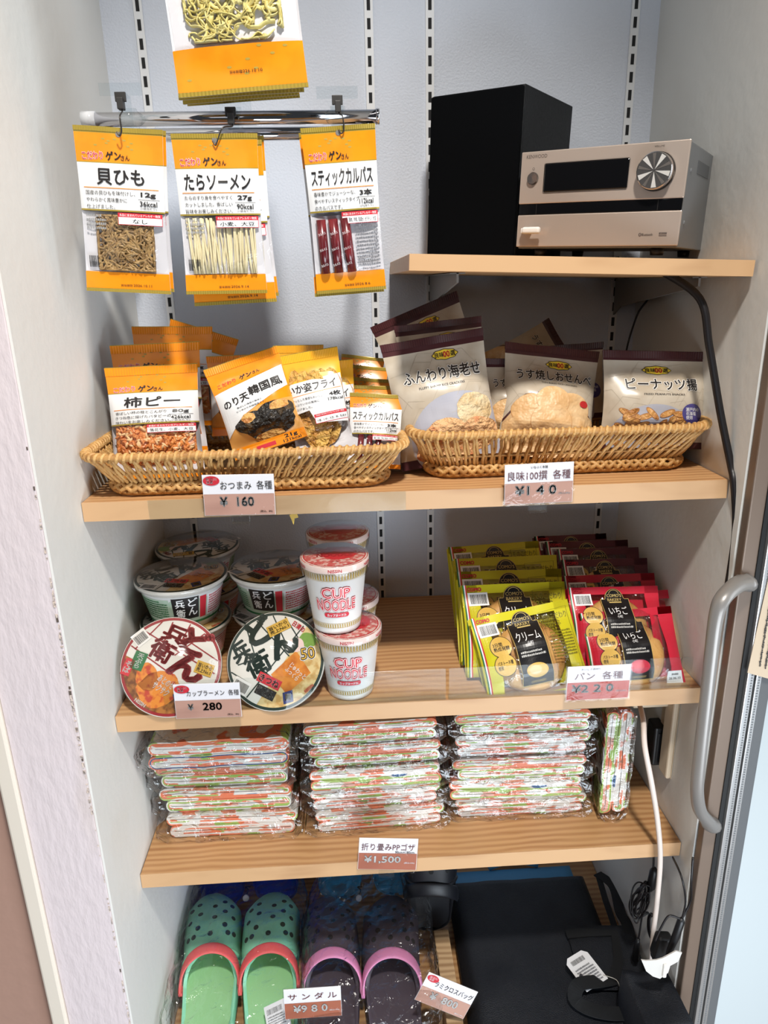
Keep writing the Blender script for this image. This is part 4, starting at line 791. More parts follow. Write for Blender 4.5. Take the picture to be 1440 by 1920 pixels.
# ================================================================ bread packs
bun = mat('baked_bun', (224, 170, 96), .5, bump=(60, .25), var=((186, 116, 56), 26, .5, .72)); clear2 = film('bread_wrap', (1, 1, 1), 38, 1.0, 2.4)
BTXT = {'cream': ('クリーム', (206, 196, 36), (226, 180, 90)), 'berry': ('いちご', (196, 34, 56), (206, 50, 70)), 'bean': ('おぐら', (92, 34, 46), (110, 50, 50))}
def bread(label, kind, w=.150, h=.128):
    t = thing('bread_pack', label, 'bread', group=dict(cream='yellow cream bread packs', berry='red strawberry bread packs', bean='dark bean bread packs')[kind]); name, col, dot = BTXT[kind]
    rr = random.Random(kind); sheet = mat('bread_print_'+kind, col, .3); X = lambda u: w*(u-.5); Y = lambda v: h*(1-v)
    fn = pouch_fn(w, h, .043, {'cream': 61, 'berry': 67, 'bean': 71}[kind], .012, .010, belly=.0, wr=.0022, pinch=.03)
    b = MB(); b.grid(lambda u, v: (X(u)*.99, .0135+.0012*noise.noise((u*5, v*5, 2)), v*h), 16, 14, sheet)
    b.grid(lambda u, v: (X(u)*.99, .0142+.0012*noise.noise((u*5, v*5, 2)), v*h), 16, 14, mat('bag_reverse', (222, 220, 224), .4), flip=True)
    b.build('printed_back', t)
    b = MB(); n = 40; br = .056
    for s in (1,):
        prof = [(0, .0088), (.030, .0084), (.042, .0062), (.049, .002), (.0520, -.003), (.049, -.010), (.040, -.0130), (.0, -.0130)]
        b.lathe([(r, z) for r, z in prof], bun, n, Matrix.Translation((0, 0, h*.46)) @ Matrix.Rotation(pi/2, 4, 'X') @ Matrix.Rotation(0, 4, 'Z'))
    b.build('bun', t)
    b = MB(); b.grid(lambda u, v: fn(X(u), v*h, .0010), 36, 32, clear2); dm = mat('black_label_print', (24, 22, 24), .3)
    it = [Rc(X(0), 0, X(.165), h, sheet, 1), Rc(X(0), Y(.10), X(1), h, sheet, 1), Rc(X(.84), 0, X(1), h, sheet, 1), Rc(X(.0), 0, X(1), Y(.95), sheet, 1), Rc(X(.02), 0, X(.032), h, GRN, 2), Rc(X(.032), 0, X(.044), h, WT, 2), Rc(X(.044), 0, X(.056), h, RED, 2),
          T('COMO', X(.13), Y(.055), .020, .005, RED, .05, 4), Rc(X(.06), Y(.24), X(.25), Y(.09), WT, 3), Bar(X(.08), Y(.22), X(.235), Y(.11), 4, 7)]
    if kind == 'cream': it += [T('コモのこだわり\nパネトーネ', X(.80), Y(.20), .045, .020, ink((110, 104, 20)), .01, 3), scrib(X(.72), Y(.62), X(.95), Y(.32), 9, ink((120, 112, 24)), 3, 3), Ln([(X(.68), Y(.09)), (X(.96), Y(.07)), (X(.97), Y(.80)), (X(.70), Y(.82))], .0005, ink((90, 86, 20)), 3, True)]
    for yy, s in ((.38, '3日間\n熟成発酵'), (.585, 'パネトーネ種\n使用')): it += [El(X(.215), Y(yy), .0155, .0155, BK, 4), El(X(.215), Y(yy), .0147, .0147, mat('bread_seal_gold', (222, 180, 90), .35), 5), T(s, X(.215), Y(yy), .022, .012, BK, .015, 6)]
    lx, lw = .50, .155
    lab = lambda e: [(X(lx-lw)-e, Y(.85)-e), (X(lx+lw)+e, Y(.85)-e), (X(lx+lw)+e, Y(.16)+e), (X(lx+.11), Y(.16)+e)] + [(X(lx)+(.0155+e)*cos(a), Y(.155)+(.016+e)*sin(a)) for a in [pi*k/14 for k in range(15)]] + [(X(lx-.11), Y(.16)+e), (X(lx-lw)-e, Y(.16)+e)]
    it += [Pg(lab(.0), mat('label_gold_line', (196, 168, 96), .35), 4), Pg(lab(-.0008), dm, 5), T("COMO'S\nBAKERY", X(lx), Y(.145), .024, .012, ink((206, 180, 110)), .01, 6), Ln([(X(lx)+.008*cos(a), Y(.095)+.006*sin(a)) for a in [pi*k/8 for k in range(9)]], .0007, ink((206, 180, 110)), 6), Rc(X(lx)-.010, Y(.215), X(lx)+.010, Y(.20), ink((206, 180, 110)), 6),
           T(name, X(lx), Y(.32), .036 if kind == 'cream' else .030, .0135, WT, .012, 6), T('小町', X(lx), Y(.40), .009, .005, WT, .01, 6), scrib(X(lx-.12), Y(.55), X(lx+.12), Y(.475), 2, ink((190, 186, 180)), 5, 6), El(X(lx), Y(.70), .016, .010, ink(dot), 6), El(X(lx)-.003, Y(.695), .009, .006, mat('filling_shine', (236, 206, 150), .3) if kind == 'cream' else ink((226, 90, 100)), 7), T("COMO'S BAKERY", X(lx), Y(.815), .022, .003, ink((206, 180, 110)), .01, 6)]
    it += [Rc(X(.80), Y(.93), X(.97), Y(.78), WT, 4), T('賞味期限', X(.885), Y(.82), .012, .0028, BK, .01, 5), T('26.06.10', X(.885), Y(.865), .019, .0036, BK, .01, 5)]
    art(b, it, lambda x, y, o: fn(x, y, o+.0014), .004, (-w/2+.0005, .0005, w/2-.0005, h-.0005)); b.build('wrapper', t)
    return t
def bread_row(proto, specs, w, h):
    first = True
    for tl, tr, Y, ln, lb in specs:
        o = proto if first else dup(proto, lb); first = False; o['label'] = lb; place_top(o, tl, tr, Y, w, h, ln)
yb = bread('x', 'cream'); L_ = rad(34)
bread_row(yb, (((876, 1160), (1066, 1124), -.288, L_, 'yellow cream bread pack at the front left of the bread display'), ((862, 1098), (1058, 1090), -.243, L_, 'yellow cream bread pack second from the front'), ((852, 1072), (1052, 1066), -.200, L_, 'yellow cream bread pack third from the front'),
               ((846, 1048), (1046, 1040), -.155, L_, 'yellow cream bread pack fourth from the front'), ((838, 1026), (1010, 1014), -.108, L_, 'yellow cream bread pack rearmost, near the back wall')), .150, .128)
rb_ = bread('x', 'berry')
bread_row(rb_, (((1082, 1150), (1258, 1136), -.288, L_, 'red strawberry bread pack in front, behind the 220 yen card'), ((1100, 1112), (1290, 1104), -.228, L_, 'red strawberry bread pack poking out at the far right by the wall'), ((1062, 1102), (1232, 1098), -.258, L_, 'red strawberry bread pack directly behind the front red one'), ((1052, 1080), (1226, 1074), -.196, L_, 'red strawberry bread pack rearmost of the red ones')), .150, .128)
bb = bread('x', 'bean')
bread_row(bb, (((1050, 1050), (1212, 1046), -.165, L_, 'dark bean bread pack in front of the other dark packs'), ((1042, 1030), (1196, 1026), -.130, L_, 'dark bean bread pack second of the dark packs'), ((1020, 1016), (1176, 1012), -.100, L_, 'dark bean bread pack third of the dark packs'), ((1000, 1006), (1136, 1000), -.070, L_, 'dark bean bread pack rearmost, in the shadow by the back wall')), .150, .128)
# ================================================================ wrapped folding mats
def floral(name, cols, scale=22, seed=0.):
    m = bpy.data.materials.new(name); m.use_nodes = True; nt = m.node_tree; b = nt.nodes['Principled BSDF']; L = nt.links.new; b.inputs['Roughness'].default_value = .45
    tc = nt.nodes.new('ShaderNodeTexCoord'); prev = None
    for i, (c, sc, lo) in enumerate(cols):
        mp = nt.nodes.new('ShaderNodeMapping'); mp.inputs['Location'].default_value = (seed+i*3.7, seed*2+i*1.3, i*2.1); mp.inputs['Scale'].default_value = (1, .7, 2.2); L(tc.outputs['Object'], mp.inputs[0])
        n = nt.nodes.new('ShaderNodeTexNoise'); n.inputs['Scale'].default_value = sc; n.inputs['Detail'].default_value = 1; L(mp.outputs[0], n.inputs['Vector'])
        r = nt.nodes.new('ShaderNodeValToRGB'); e = r.color_ramp.elements; e[0].position = lo; e[1].position = lo+.02; e[0].color = (0, 0, 0, 1); e[1].color = (1, 1, 1, 1); L(n.outputs['Fac'], r.inputs[0])
        mx = nt.nodes.new('ShaderNodeMix'); mx.data_type = 'RGBA'; L(r.outputs[0], mx.inputs[0]); mx.inputs[7].default_value = (*lin(c), 1)
        if prev: L(prev, mx.inputs[6])
        else: mx.inputs[6].default_value = (*lin((234, 230, 222)), 1)
        prev = mx.outputs[2]
    L(prev, b.inputs['Base Color']); return m
ORG, GRNC, BLU, PNK = (230, 122, 84), (160, 190, 96), (60, 100, 146), (228, 168, 150)
FL = [floral('floral_orange', [(PNK, 30, .55), (ORG, 34, .535), (GRNC, 26, .60)], seed=1), floral('floral_green', [(ORG, 30, .56), (GRNC, 24, .56), (BLU, 18, .69)], seed=2), floral('floral_mixed', [(GRNC, 30, .58), (ORG, 30, .54), (BLU, 24, .70)], seed=3)]
LINE = [mat('mat_edge_green', (150, 186, 84), .5), mat('mat_edge_blue', (44, 84, 136), .5), mat('mat_edge_orange', (230, 122, 84), .5), mat('mat_edge_white', (234, 230, 224), .5)]
mat_wrap = [film('mat_wrap', (.996, .996, .998), 42, 1.0, 2.2)]
def stadium(hw, hh, n=10):
    r = hh; P = []
    for k in range(n+1): a = -pi/2+pi*k/n; P.append((hw-r+r*cos(a), r*sin(a)))
    for k in range(n+1): a = pi/2+pi*k/n; P.append((-hw+r+r*cos(a), r*sin(a)))
    m = 8; Q = []
    for i, (x, z) in enumerate(P):
        Q.append((x, z)); x2, z2 = P[(i+1) % len(P)]
        if abs(x2-x) > .03: Q += [(x+(x2-x)*q/m, z) for q in range(1, m)]
    return Q
def mat_thing(label, w, d, h, seed, fl, group='wrapped mats on the third shelf'):
    """two flattened folds, each of nested layers with a coloured lining line, inside a crumpled clear wrap"""
    t = thing('folded_mat', label, 'folded mat', group=group); r = random.Random(seed); nf = 2; fh = h/nf
    for f in range(nf):
        b = MB(); zc = fh*(f+.5); hw = w/2-.006-r.uniform(0, .006); x0 = r.uniform(-.003, .003); hh = fh/2*.96; order = [LINE[3], LINE[(0, 2, 0, 1)[r.randrange(4)] if seed == 11 else (0, 2, 3, 3, 2)[r.randrange(5)]], LINE[3], FL[0], LINE[3], LINE[3]]
        k = 0; thick = .0021
        while hh > .0018 and k < 9:
            A, B = stadium(hw, hh), stadium(hw-thick*.9, max(.0004, hh-thick)); n = len(A); wv = lambda x, z, y: z+.0016*noise.noise((x*22+seed, y*9, seed+f))+.0006*noise.noise((x*70, y*20, seed))
            ys = [-d/2+d*j/6 for j in range(7)]; vs = []; fs = []
            for y in ys:
                for p in A: vs.append((x0+p[0], y, zc+wv(p[0], p[1], y)))
            for p in B: vs.append((x0+p[0], -d/2+.0004, zc+wv(p[0], p[1], -d/2)))
            for j in range(6):
                for i in range(n): i2 = (i+1) % n; fs.append((j*n+i, j*n+i2, (j+1)*n+i2, (j+1)*n+i))
            b.add(vs, fs, FL[fl] if k == 0 else LINE[3], True); o = 7*n
            b.add(vs[:n]+vs[o:], [(i, n+i, n+(i+1) % n, (i+1) % n) for i in range(n)], FL[(fl+k) % 3] if k % 2 == 0 else order[k % 6])
            hh -= thick; hw -= thick*.9; k += 1
        b.build('fold', t)
    b = MB(); bm = bmesh.new(); bmesh.ops.create_cube(bm, size=1); bmesh.ops.subdivide_edges(bm, edges=bm.edges[:], cuts=13, use_grid_fill=True)
    for v in bm.verts:
        c = v.co.copy(); p = Vector((c.x*(w+.012), c.y*(d+.016), c.z*(h+.002)+h/2)); e = max(0, abs(c.x)*2-.86)/.14; p.z = h/2+(p.z-h/2)*(1-.55*e*e)
        nz = noise.noise(p*38+Vector((seed*5, 0, 0))); rz = 1-2*abs(noise.noise(p*60+Vector((0, seed*3, 0)))); n3 = noise.noise_vector(p*75+Vector((seed, 1, 2)))
        p.x += c.x*.008*nz+n3.x*.0016; p.y += -.004*rz*(.5-c.y)+n3.y*.0022+(-.002 if c.y < 0 else 0); p.z += n3.z*.0012; v.co = p
    b.addbm(bm, mat_wrap[0], False); b.build('plastic_wrap', t); return t
S1 = 'wrapped mats on the third shelf'
protos = [mat_thing('p', .226, .235, .0355, s, s % 3) for s in range(3)]
used = [0]
def put_mat(label, x, y, z, pi_, sz=1., rz=0., sx=1.):
    global used
    p = protos[pi_]
    o = p if p['label'] == 'p' else dup(p, label)
    o['label'] = label; o.location = (x, y, z); o.scale = (sx, 1, sz); o.rotation_euler = (0, 0, rz)
zz = Z3+.0012; RANK = ('lowest', 'second from the bottom', 'third from the bottom', 'fourth from the bottom', 'fifth from the bottom')
for k, (hh, p_, dx, dy) in enumerate(((.046, 0, .004, .0), (.046, 2, .0, .004), (.046, 2, -.003, .006))): put_mat('folded floral mat in clear wrap, %s in the left stack' % RANK[k], .130+dx, -.180+dy, zz, p_, hh/.0355, rad(-1)); zz += hh+.0008
top_mat = mat_thing('folded floral mat with green lining and blue patch, topmost of the left stack', .236, .245, .052, 11, 1); top_mat.location = (.1255, -.186, zz); top_mat['group'] = S1
zz = Z3+.0012
for k, (hh, p_, dx, dy) in enumerate(((.040, 0, .004, 0), (.040, 0, -.002, .004), (.040, 1, .0, -.002), (.040, 2, .002, .003), (.038, 2, -.004, .004))): put_mat('folded floral mat in clear wrap, %s in the middle stack' % RANK[k], .367+dx, -.182+dy, zz, p_, hh/.0355, rad(1.5)); zz += hh+.0008
zz = Z3+.0012
for k, (hh, p_, dx, dy) in enumerate(((.038, 0, .004, .006), (.041, 1, -.006, 0), (.040, 2, .0, -.002), (.040, 0, .002, .003), (.040, 2, .004, .004))): put_mat('folded floral mat in clear wrap, %s in the right stack' % RANK[k], .610+dx, -.176+dy, zz, p_, hh/.0355, rad(-1), 1.04); zz += hh+.0008
vm = dup(protos[1], 'folded floral mat standing upright at the right end of the mat shelf', loc=(.788, -.20, Z3+.108)); vm.rotation_euler = (0, rad(90), rad(-3)); vm.scale = (.92, 1, 1.25)
vm.location = (.747, -.188, Z3+.109)
# ================================================================ clogs
def clog(label, body, strap, mirror=1, foot=None):
    t = thing('clog', label, 'clog', group='foam clogs under the lowest shelf'); foot = foot or body; Lc = .276
    def outline(s):      # s 0 toe .. 1 heel -> half width, centre line shift
        w = .0535*min(1, (s/.17)**.44 if s < .17 else 1)*(1-.20*max(0, (s-.42)/.58)); w *= (1 if s < .90 else max(.05, (1-((s-.90)/.10)**2))**.5*.999)
        return max(w, .004), mirror*(.006*sin(pi*s)-.004)
    ns = 34; S = [(k/ns)**1.25 if k < ns else 1 for k in range(ns+1)]; S[0] = .0015
    Yp = lambda s: Lc*(.5-s)
    b = MB(); L_ = []; Rr = []
    for s in S: w, c = outline(s); L_.append((c-w, Yp(s))); Rr.append((c+w, Yp(s)))
    b.prism(L_+Rr[::-1], 0, .020, body, None, .004, 2, True); b.build('sole', t)
    # upper: a domed shell over the toe, dropping to low side walls towards the heel; U-shaped mouth
    Ht = lambda s: .020+.052*min(1, (s/.34)**.60)
    rim = lambda s: 0 if s < .55 else min(1, (s-.55)/.10)          # how far the mouth has opened
    nq = 28
    def sec(s, q, th=0.):                                        # q 0..1 across
        w, c = outline(s); a = pi*q; H = Ht(min(s, .52)); o = rim(s)
        if o > 0:
            lim = .5*(1-o**.5*.78); qq = q if q < .5 else 1-q; qq = qq/.5*lim; a = pi*(qq if q < .5 else 1-qq); H = Ht(.52)*(1-.42*min(1, (s-.52)/.35))
        x = -(w-th)*(abs(cos(a))**.72)*(1 if cos(a) > 0 else -1); z = (H-th)*sin(a)**.62*(1 if sin(a) > 0 else 0)
        return Vector((c+x, Yp(s), .004+max(z, 0)))
    closed = [s for s in S if s <= .545]; openS = [s for s in S if s >= .50]
    b = MB(); b.grid(lambda u, v: sec(.0015+v*.5385, u), nq, 26, body, flip=True); b.grid(lambda u, v: sec(.03+v*.51, u, .006), nq, 20, foot); 
    for side in (0, 1):
        g = lambda u, v, th=0.: sec(.535+v*.462, (u*.499 if side == 0 else 1-u*.499), th)
        b.grid(lambda u, v: g(u, v), 8, 20, body, flip=not side); b.grid(lambda u, v: g(u, v, .006), 8, 20, foot, flip=bool(side))
        b.grid(lambda u, v: g(1, v, .006*u)+Vector((0, 0, .0012*sin(pi*u))), 2, 20, body)
    mouth = [sec(.54, q/24)+Vector((0, 0, -.002)) for q in range(3, 22)]; b.tube(mouth, .0042, body, 8)
    b.build('upper', t)
    b = MB(); r = random.Random(3)
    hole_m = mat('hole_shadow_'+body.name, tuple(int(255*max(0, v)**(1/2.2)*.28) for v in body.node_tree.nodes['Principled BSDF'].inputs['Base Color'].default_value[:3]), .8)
    for s, qs in ((.16, (.40, .62)), (.20, (.30, .52, .72)), (.26, (.42, .62)), (.31, (.28, .52, .74)), (.375, (.40, .62)), (.43, (.26, .35, .50, .66, .75))):
        for q in qs:
            p = sec(s, q); du = (sec(s, q+.01)-sec(s, q-.01)).normalized(); dv = (sec(s+.01, q)-sec(s-.01, q)).normalized(); n = du.cross(dv).normalized(); n = n if n.z > 0 else -n; M_ = Matrix.Translation(p+n*.0004) @ n.to_track_quat('Z', 'Y').to_matrix().to_4x4()
            b.lathe([(.0047, -.002), (.0047, .0002), (.0040, .0003), (0, .0003)], hole_m, 14, M_)
    b.build('vent_hole', t)
    b = MB(); b.grid(lambda u, v: Vector((outline(.1+v*.88)[1]+(u-.5)*2*(outline(.1+v*.88)[0]-.006), Yp(.1+v*.88), .0205+.004*(2*u-1)**2)), 10, 16, foot); b.build('footbed', t)
    # heel strap swung forward over the instep
    b = MB(); P = [];
    for k in range(25):
        q = k/24; w, c = outline(.60); a = pi*q; P.append(Vector((c-(w+.0008)*cos(a), Yp(.69)+.040*sin(a)**.8, .036+.046*sin(a)**.75)))
    W_ = []
    for k, p in enumerate(P):
        tt = (P[min(k+1, 24)]-P[max(k-1, 0)]).normalized(); fw = Vector((0, 1, -.25)); fw = (fw-tt*fw.dot(tt)).normalized(); W_.append((p, fw, tt.cross(fw)))
    vs = []; fs = []
    for p, fw, n in W_:
        for k in range(12): a = 2*pi*k/12; vs.append(p+fw*.0125*abs(cos(a))**.7*(1 if cos(a) > 0 else -1)+n*.0028*sin(a))
    for i in range(24):
        for k in range(12): fs.append((i*12+k, i*12+(k+1) % 12, (i+1)*12+(k+1) % 12, (i+1)*12+k))
    b.add(vs, fs+[tuple(range(12)), tuple(24*12+k for k in range(12))[::-1]], strap, True)
    st_ = b.build('heel_strap', t)
    for side in (0, 24):
        b = MB(); p, fw, n = W_[side]; b.lathe([(.008, -.003), (.008, .003), (.0, .0042)], strap, 18, Matrix.Translation(p) @ Matrix.Rotation(-pi/2 if side == 0 else pi/2, 4, 'Y')); b.build('rivet', st_)
    return t
MINT = mat('mint_foam', (140, 214, 178), .5, bump=(60, .06)); MINT2 = mat('mint_foam_inside', (152, 208, 150), .55); CORAL = mat('coral_foam', (232, 98, 98), .5); CHAR = mat('charcoal_foam', (66, 58, 68), .5); PINKF = mat('pink_foam', (220, 140, 184), .5); BLUEF = mat('royal_blue_foam', (30, 62, 186), .5); SKYF = mat('sky_blue_foam', (66, 158, 216), .5)
ZB = .2
def put_clog(o, toe_px, heel_px, z0, tilt=rad(8), roll=0):
    """lay the clog along the line between two points of the photograph, toe away"""
    a, c = at(*toe_px, z=z0+.03), at(*heel_px, z=z0+.03); d = (a-c); yaw = math.atan2(-d.x, d.y); o.location = (a+c)/2; o.location.z = z0+.131*sin(tilt)+.001
    o.rotation_euler = (Matrix.Rotation(yaw, 3, 'Z') @ Matrix.Rotation(tilt, 3, 'X') @ Matrix.Rotation(roll, 3, 'Y')).to_euler()
m1 = clog('mint green clog with coral strap, left one of the pair', MINT, CORAL, 1, MINT2); put_clog(m1, (407, 1692), (387, 1955), ZB+.012)
m2 = clog('mint green clog with coral strap, right one of the pair', MINT, CORAL, -1, MINT2); put_clog(m2, (512, 1690), (506, 1955), ZB+.012)
k1 = clog('charcoal clog with pink strap, left one of the pair', CHAR, PINKF, 1); put_clog(k1, (616, 1698), (626, 1965), ZB+.012)
k2 = clog('charcoal clog with pink strap, right one of the pair', CHAR, PINKF, -1); put_clog(k2, (730, 1698), (742, 1965), ZB+.012)
def stand(o, px, py, y, z, yaw=0, tilt=84): p = at(px, py, y=y); o.location = (p.x, y, z); o.rotation_euler = (Matrix.Rotation(yaw, 3, 'Z') @ Matrix.Rotation(rad(tilt), 3, 'X')).to_euler()
for (px, lb, mt) in ((424, 'royal blue clog propped upright behind the mint pair, left one', BLUEF), (520, 'royal blue clog propped upright behind the mint pair, right one', BLUEF)):
    o = clog(lb, mt, mt, 1 if px < 480 else -1); stand(o, px, 1660, -.045, ZB+.142)
for (px, lb) in ((640, 'sky blue clog propped upright behind the charcoal pair, left one'), (738, 'sky blue clog propped upright behind the charcoal pair, right one')):
    o = clog(lb, SKYF, SKYF, 1 if px < 700 else -1); stand(o, px, 1660, -.045, ZB+.142)
o = clog('black clog propped upright in clear wrap beside the black bag', mat('black_foam', (22, 24, 30), .45), mat('black_foam'), 1); stand(o, 806, 1700, -.125, ZB+.14, rad(-6), 78)
TAGW = mat('white_tag', (234, 234, 236), .5)
for px, py, y, lb in ((461, 1684, -.135, 'small round white tag joining the mint clogs'), (673, 1684, -.135, 'small round white tag joining the charcoal clogs')):
    p = at(px, py, y=y); t = thing('joining_tag', lb, 'tag', p, group='tags joining the clogs'); b = MB(); b.lathe([(0, .001), (.0062, .001), (.0062, -.001), (0, -.001)], TAGW, 20, Matrix.Rotation(rad(50), 4, 'X')); b.build('disc', t)
    b = MB(); b.tube(smoothpath([(0, .004, .002), (.004, .010, .010), (-.002, .020, .008), (.006, .028, .0)]), .0011, mat('black_cord', (20, 20, 22), .5), 6); b.build('cord', t)
# crumpled clear bags round the clogs
bagfilm = film('clog_bag_film', (.998, .998, .998), 34, 1.0, 1.5, .16)
def crumple(name, label, lo, hi, seed, amp=.010, cuts=22, rz=0, group='clear bags round the clogs'):
    b = MB(); bm = bmesh.new(); bmesh.ops.create_cube(bm, size=1); bmesh.ops.subdivide_edges(bm, edges=bm.edges[:], cuts=cuts, use_grid_fill=True); lo, hi = Vector(lo), Vector(hi); sz = hi-lo; ce = (lo+hi)/2
    for v in bm.verts:
        c = v.co.copy(); r = (Vector((c.x*2, c.y*2, c.z*2))); k = (abs(r.x)**6+abs(r.y)**6+abs(r.z)**6)**(1/6); p = Vector((c.x*sz.x, c.y*sz.y, c.z*sz.z))/max(k, 1)
        q = (p+ce)*26+Vector((seed*4.1, 0, 0)); d = amp*(noise.noise(q)*.9+.8*(.5-abs(noise.noise(q*1.9))))+amp*.35*noise.noise(q*4); nrm = Vector((c.x, c.y, c.z)).normalized(); p += nrm*d
        p.z = max(p.z, -sz.z/2+.0005); v.co = p
    b.addbm(bm, bagfilm, False); o = b.build(name, None, ce, (0, 0, rz)); return tag(o, label, 'plastic bag', group)
crumple('clear_bag', 'crumpled clear plastic bag around the mint clogs', (-.002+.006, -.455, ZB+.001), (.232, -.085, ZB+.125), 1, .007, 26)
crumple('clear_bag', 'crumpled clear plastic bag around the charcoal clogs', (.236, -.455, ZB+.001), (.468, -.10, ZB+.128), 2, .009, 26)
crumple('clear_bag', 'crumpled clear plastic bag around the upright black clog', (.425, -.185, ZB+.10), (.505, -.075, ZB+.262), 3, .012, 18)
wt = thing('paper_tag', 'small white printed tag in the mint clog at the bottom edge', 'tag', at(520, 1905, z=ZB+.075)); b = MB(); b.box((-.022, -.0004, -.02), (.022, .0004, .02), TAGW); art(b, [Bar(-.018, .006, .012, .014, 2, 9), scrib(-.018, -.014, .016, .004, 5, ink((90, 90, 96)), 8, 2)], facing); b.build('card', wt); wt.rotation_euler = (rad(-58), rad(-28), 0)
t = thing('wooden_crate', 'pale wooden slatted crate beside the charcoal clogs', 'crate', (.475, -.42, ZB)); cm = wood('crate_wood', (196, 164, 124), (150, 116, 80), .7)
for k in range(3): b = MB(); b.box((0, -.02, .0+.020*k), (.028, .20, .0185+.020*k), cm, .001); b.build('slat', t)
# ================================================================ folded cool bags
NAVYB = mat('black_nylon', (20, 23, 30), .48, bump=(700, .35), spec=.35); STRAP = mat('black_webbing', (14, 15, 18), .7, bump=(900, .6), stretch=(1, 6, 1)); LBLUE = mat('light_blue_nylon', (70, 140, 186), .5)
bx0, bx1, bz = .520, .812, ZB+.001
def slab(b, x0, x1, y0, y1, z0, z1, m, seed, nx=26, ny=26, amp=.004, skew=0.):
    def top(u, v):
        e = min(1, min(u, 1-u)*14, min(v, 1-v)*14)**.5; x = x0+(x1-x0)*u+skew*(1-v); y = y0+(y1-y0)*v
        return (x, y, z0+(z1-z0)*(.25+.75*e)+amp*e*(noise.noise((x*14+seed, y*10, 0))+.4*noise.noise((x*40, y*26, seed))))
    b.grid(top, nx, ny, m); b.grid(lambda u, v: (x0+(x1-x0)*u+skew*(1-v), y0+(y1-y0)*v, z0), 4, 4, m, flip=True)
    edge = [(u, 0) for u in [k/nx for k in range(nx)]]+[(1, k/ny) for k in range(ny)]+[(1-k/nx, 1) for k in range(nx)]+[(0, 1-k/ny) for k in range(ny)]; n = len(edge); vs = []
    for u, v in edge: p = top(u, v); vs += [p, (p[0], p[1], z0)]
    b.add(vs, [(2*i, 2*((i+1) % n), 2*((i+1) % n)+1, 2*i+1)[::-1] for i in range(n)], m, True)
t = thing('cool_bag', 'light blue folded bag lying under the black bag', 'bag', (0, 0, 0)); b = MB(); slab(b, bx0+.004, bx1-.012, -.46, -.030, bz, bz+.015, LBLUE, 5); b.build('body', t)
b = MB(); b.tube([(bx0+.10, -.0305, bz+.009), (bx0+.13, -.020, bz+.010), (bx0+.18, -.020, bz+.010), (bx0+.21, -.0305, bz+.009)], .006, LBLUE, 8, flat=.4); b.build('handle', t)
t = thing('cool_bag', 'large black folded cooler bag lying flat with a white paper tag', 'bag', (0, 0, 0)); b = MB(); slab(b, bx0, bx1, -.50, -.083, bz+.0155, bz+.052, NAVYB, 9, amp=.005, skew=-.006); b.build('body', t)
zt = bz+.056
def ribbon(b, pts, w, m, th=.0012, up=(0, 0, 1)):
    P = [Vector(p) for p in pts]; vs = []; fs = []
    for i, p in enumerate(P):
        tt = (P[min(i+1, len(P)-1)]-P[max(i-1, 0)]).normalized(); sd = tt.cross(Vector(up)); sd = sd.normalized() if sd.length > 1e-5 else Vector((1, 0, 0)); n = sd.cross(tt).normalized()
        for a, c in ((-1, -1), (1, -1), (1, 1), (-1, 1)): vs.append(p+sd*a*w/2+n*c*th/2)
    for i in range(len(P)-1):
        for k in range(4): fs.append((i*4+k, i*4+(k+1) % 4, i*4+4+(k+1) % 4, i*4+4+k))
    b.add(vs, fs+[(3, 2, 1, 0), tuple(len(vs)-4+k for k in range(4))], m)
Pz = lambda px, py, dz=0.: at(px, py, z=zt+dz)
b = MB(); b.grid(lambda u, v: Pz(1060+u*120, 1738+v*14).lerp(Pz(1095+u*130, 1860), v)+Vector((0, 0, .004)), 8, 8, NAVYB, flip=True); b.build('side_pocket', t)
b = MB(); ribbon(b, [Pz(1122, 1642, -.01), Pz(1136, 1690), Pz(1150, 1730), Pz(1163, 1775), Pz(1176, 1830), Pz(1190, 1890), Pz(1200, 1950)], .012, STRAP); b.build('edge_binding', t)
b = MB(); ribbon(b, smoothpath([Pz(1120, 1638, -.012), Pz(1150, 1662, .0), Pz(1163, 1710, .004), Pz(1176, 1735, .004), Pz(1190, 1790, .0), Pz(1200, 1830, -.006)]), .020, STRAP, .002); b.build('side_strap', t)
b = MB(); ribbon(b, smoothpath([Pz(1150, 1835, .010), Pz(1120, 1840, .018), Pz(1086, 1846, .022), Pz(1078, 1872, .012), Pz(1100, 1890, .006), Pz(1140, 1900, .006), Pz(1180, 1900, .004)]), .024, STRAP, .002); b.build('handle_loop', t)
b = MB(); ribbon(b, [Pz(1150, 1835, .010), Pz(1160, 1800, .008), Pz(1152, 1750, .007), Pz(1100, 1748, .007), Pz(1062, 1752, .007)], .018, STRAP, .002); b.build('stitched_strap', t)
pt_ = thing('paper_tag', 'white barcoded paper tag lying on the black bag', 'tag', Pz(1098, 1818, .020)); 
b = MB(); b.prism([(-.024, -.030), (.024, -.030), (.024, .022), (.016, .030), (-.016, .030), (-.024, .022)], -.0003, .0003, TAGW); art(b, [Bar(-.016, .014, .012, .022, 2, 4), scrib(-.018, -.026, .018, .008, 7, ink((90, 92, 100)), 12, 2), El(-.014, -.004, .003, .003, ink((60, 60, 66)), 2.5, 12)], lambda x, y, o: (x, y, .0003+o)); b.build('card', pt_); pt_.rotation_euler = (rad(8), rad(-4), rad(24))
b = MB(); b.tube(smoothpath([(.030, -.055, -.004), (.034, -.040, .002), (.02, -.022, .001)]), .0006, mat('tag_thread', (190, 186, 176), .6), 5); b.build('thread', pt_)
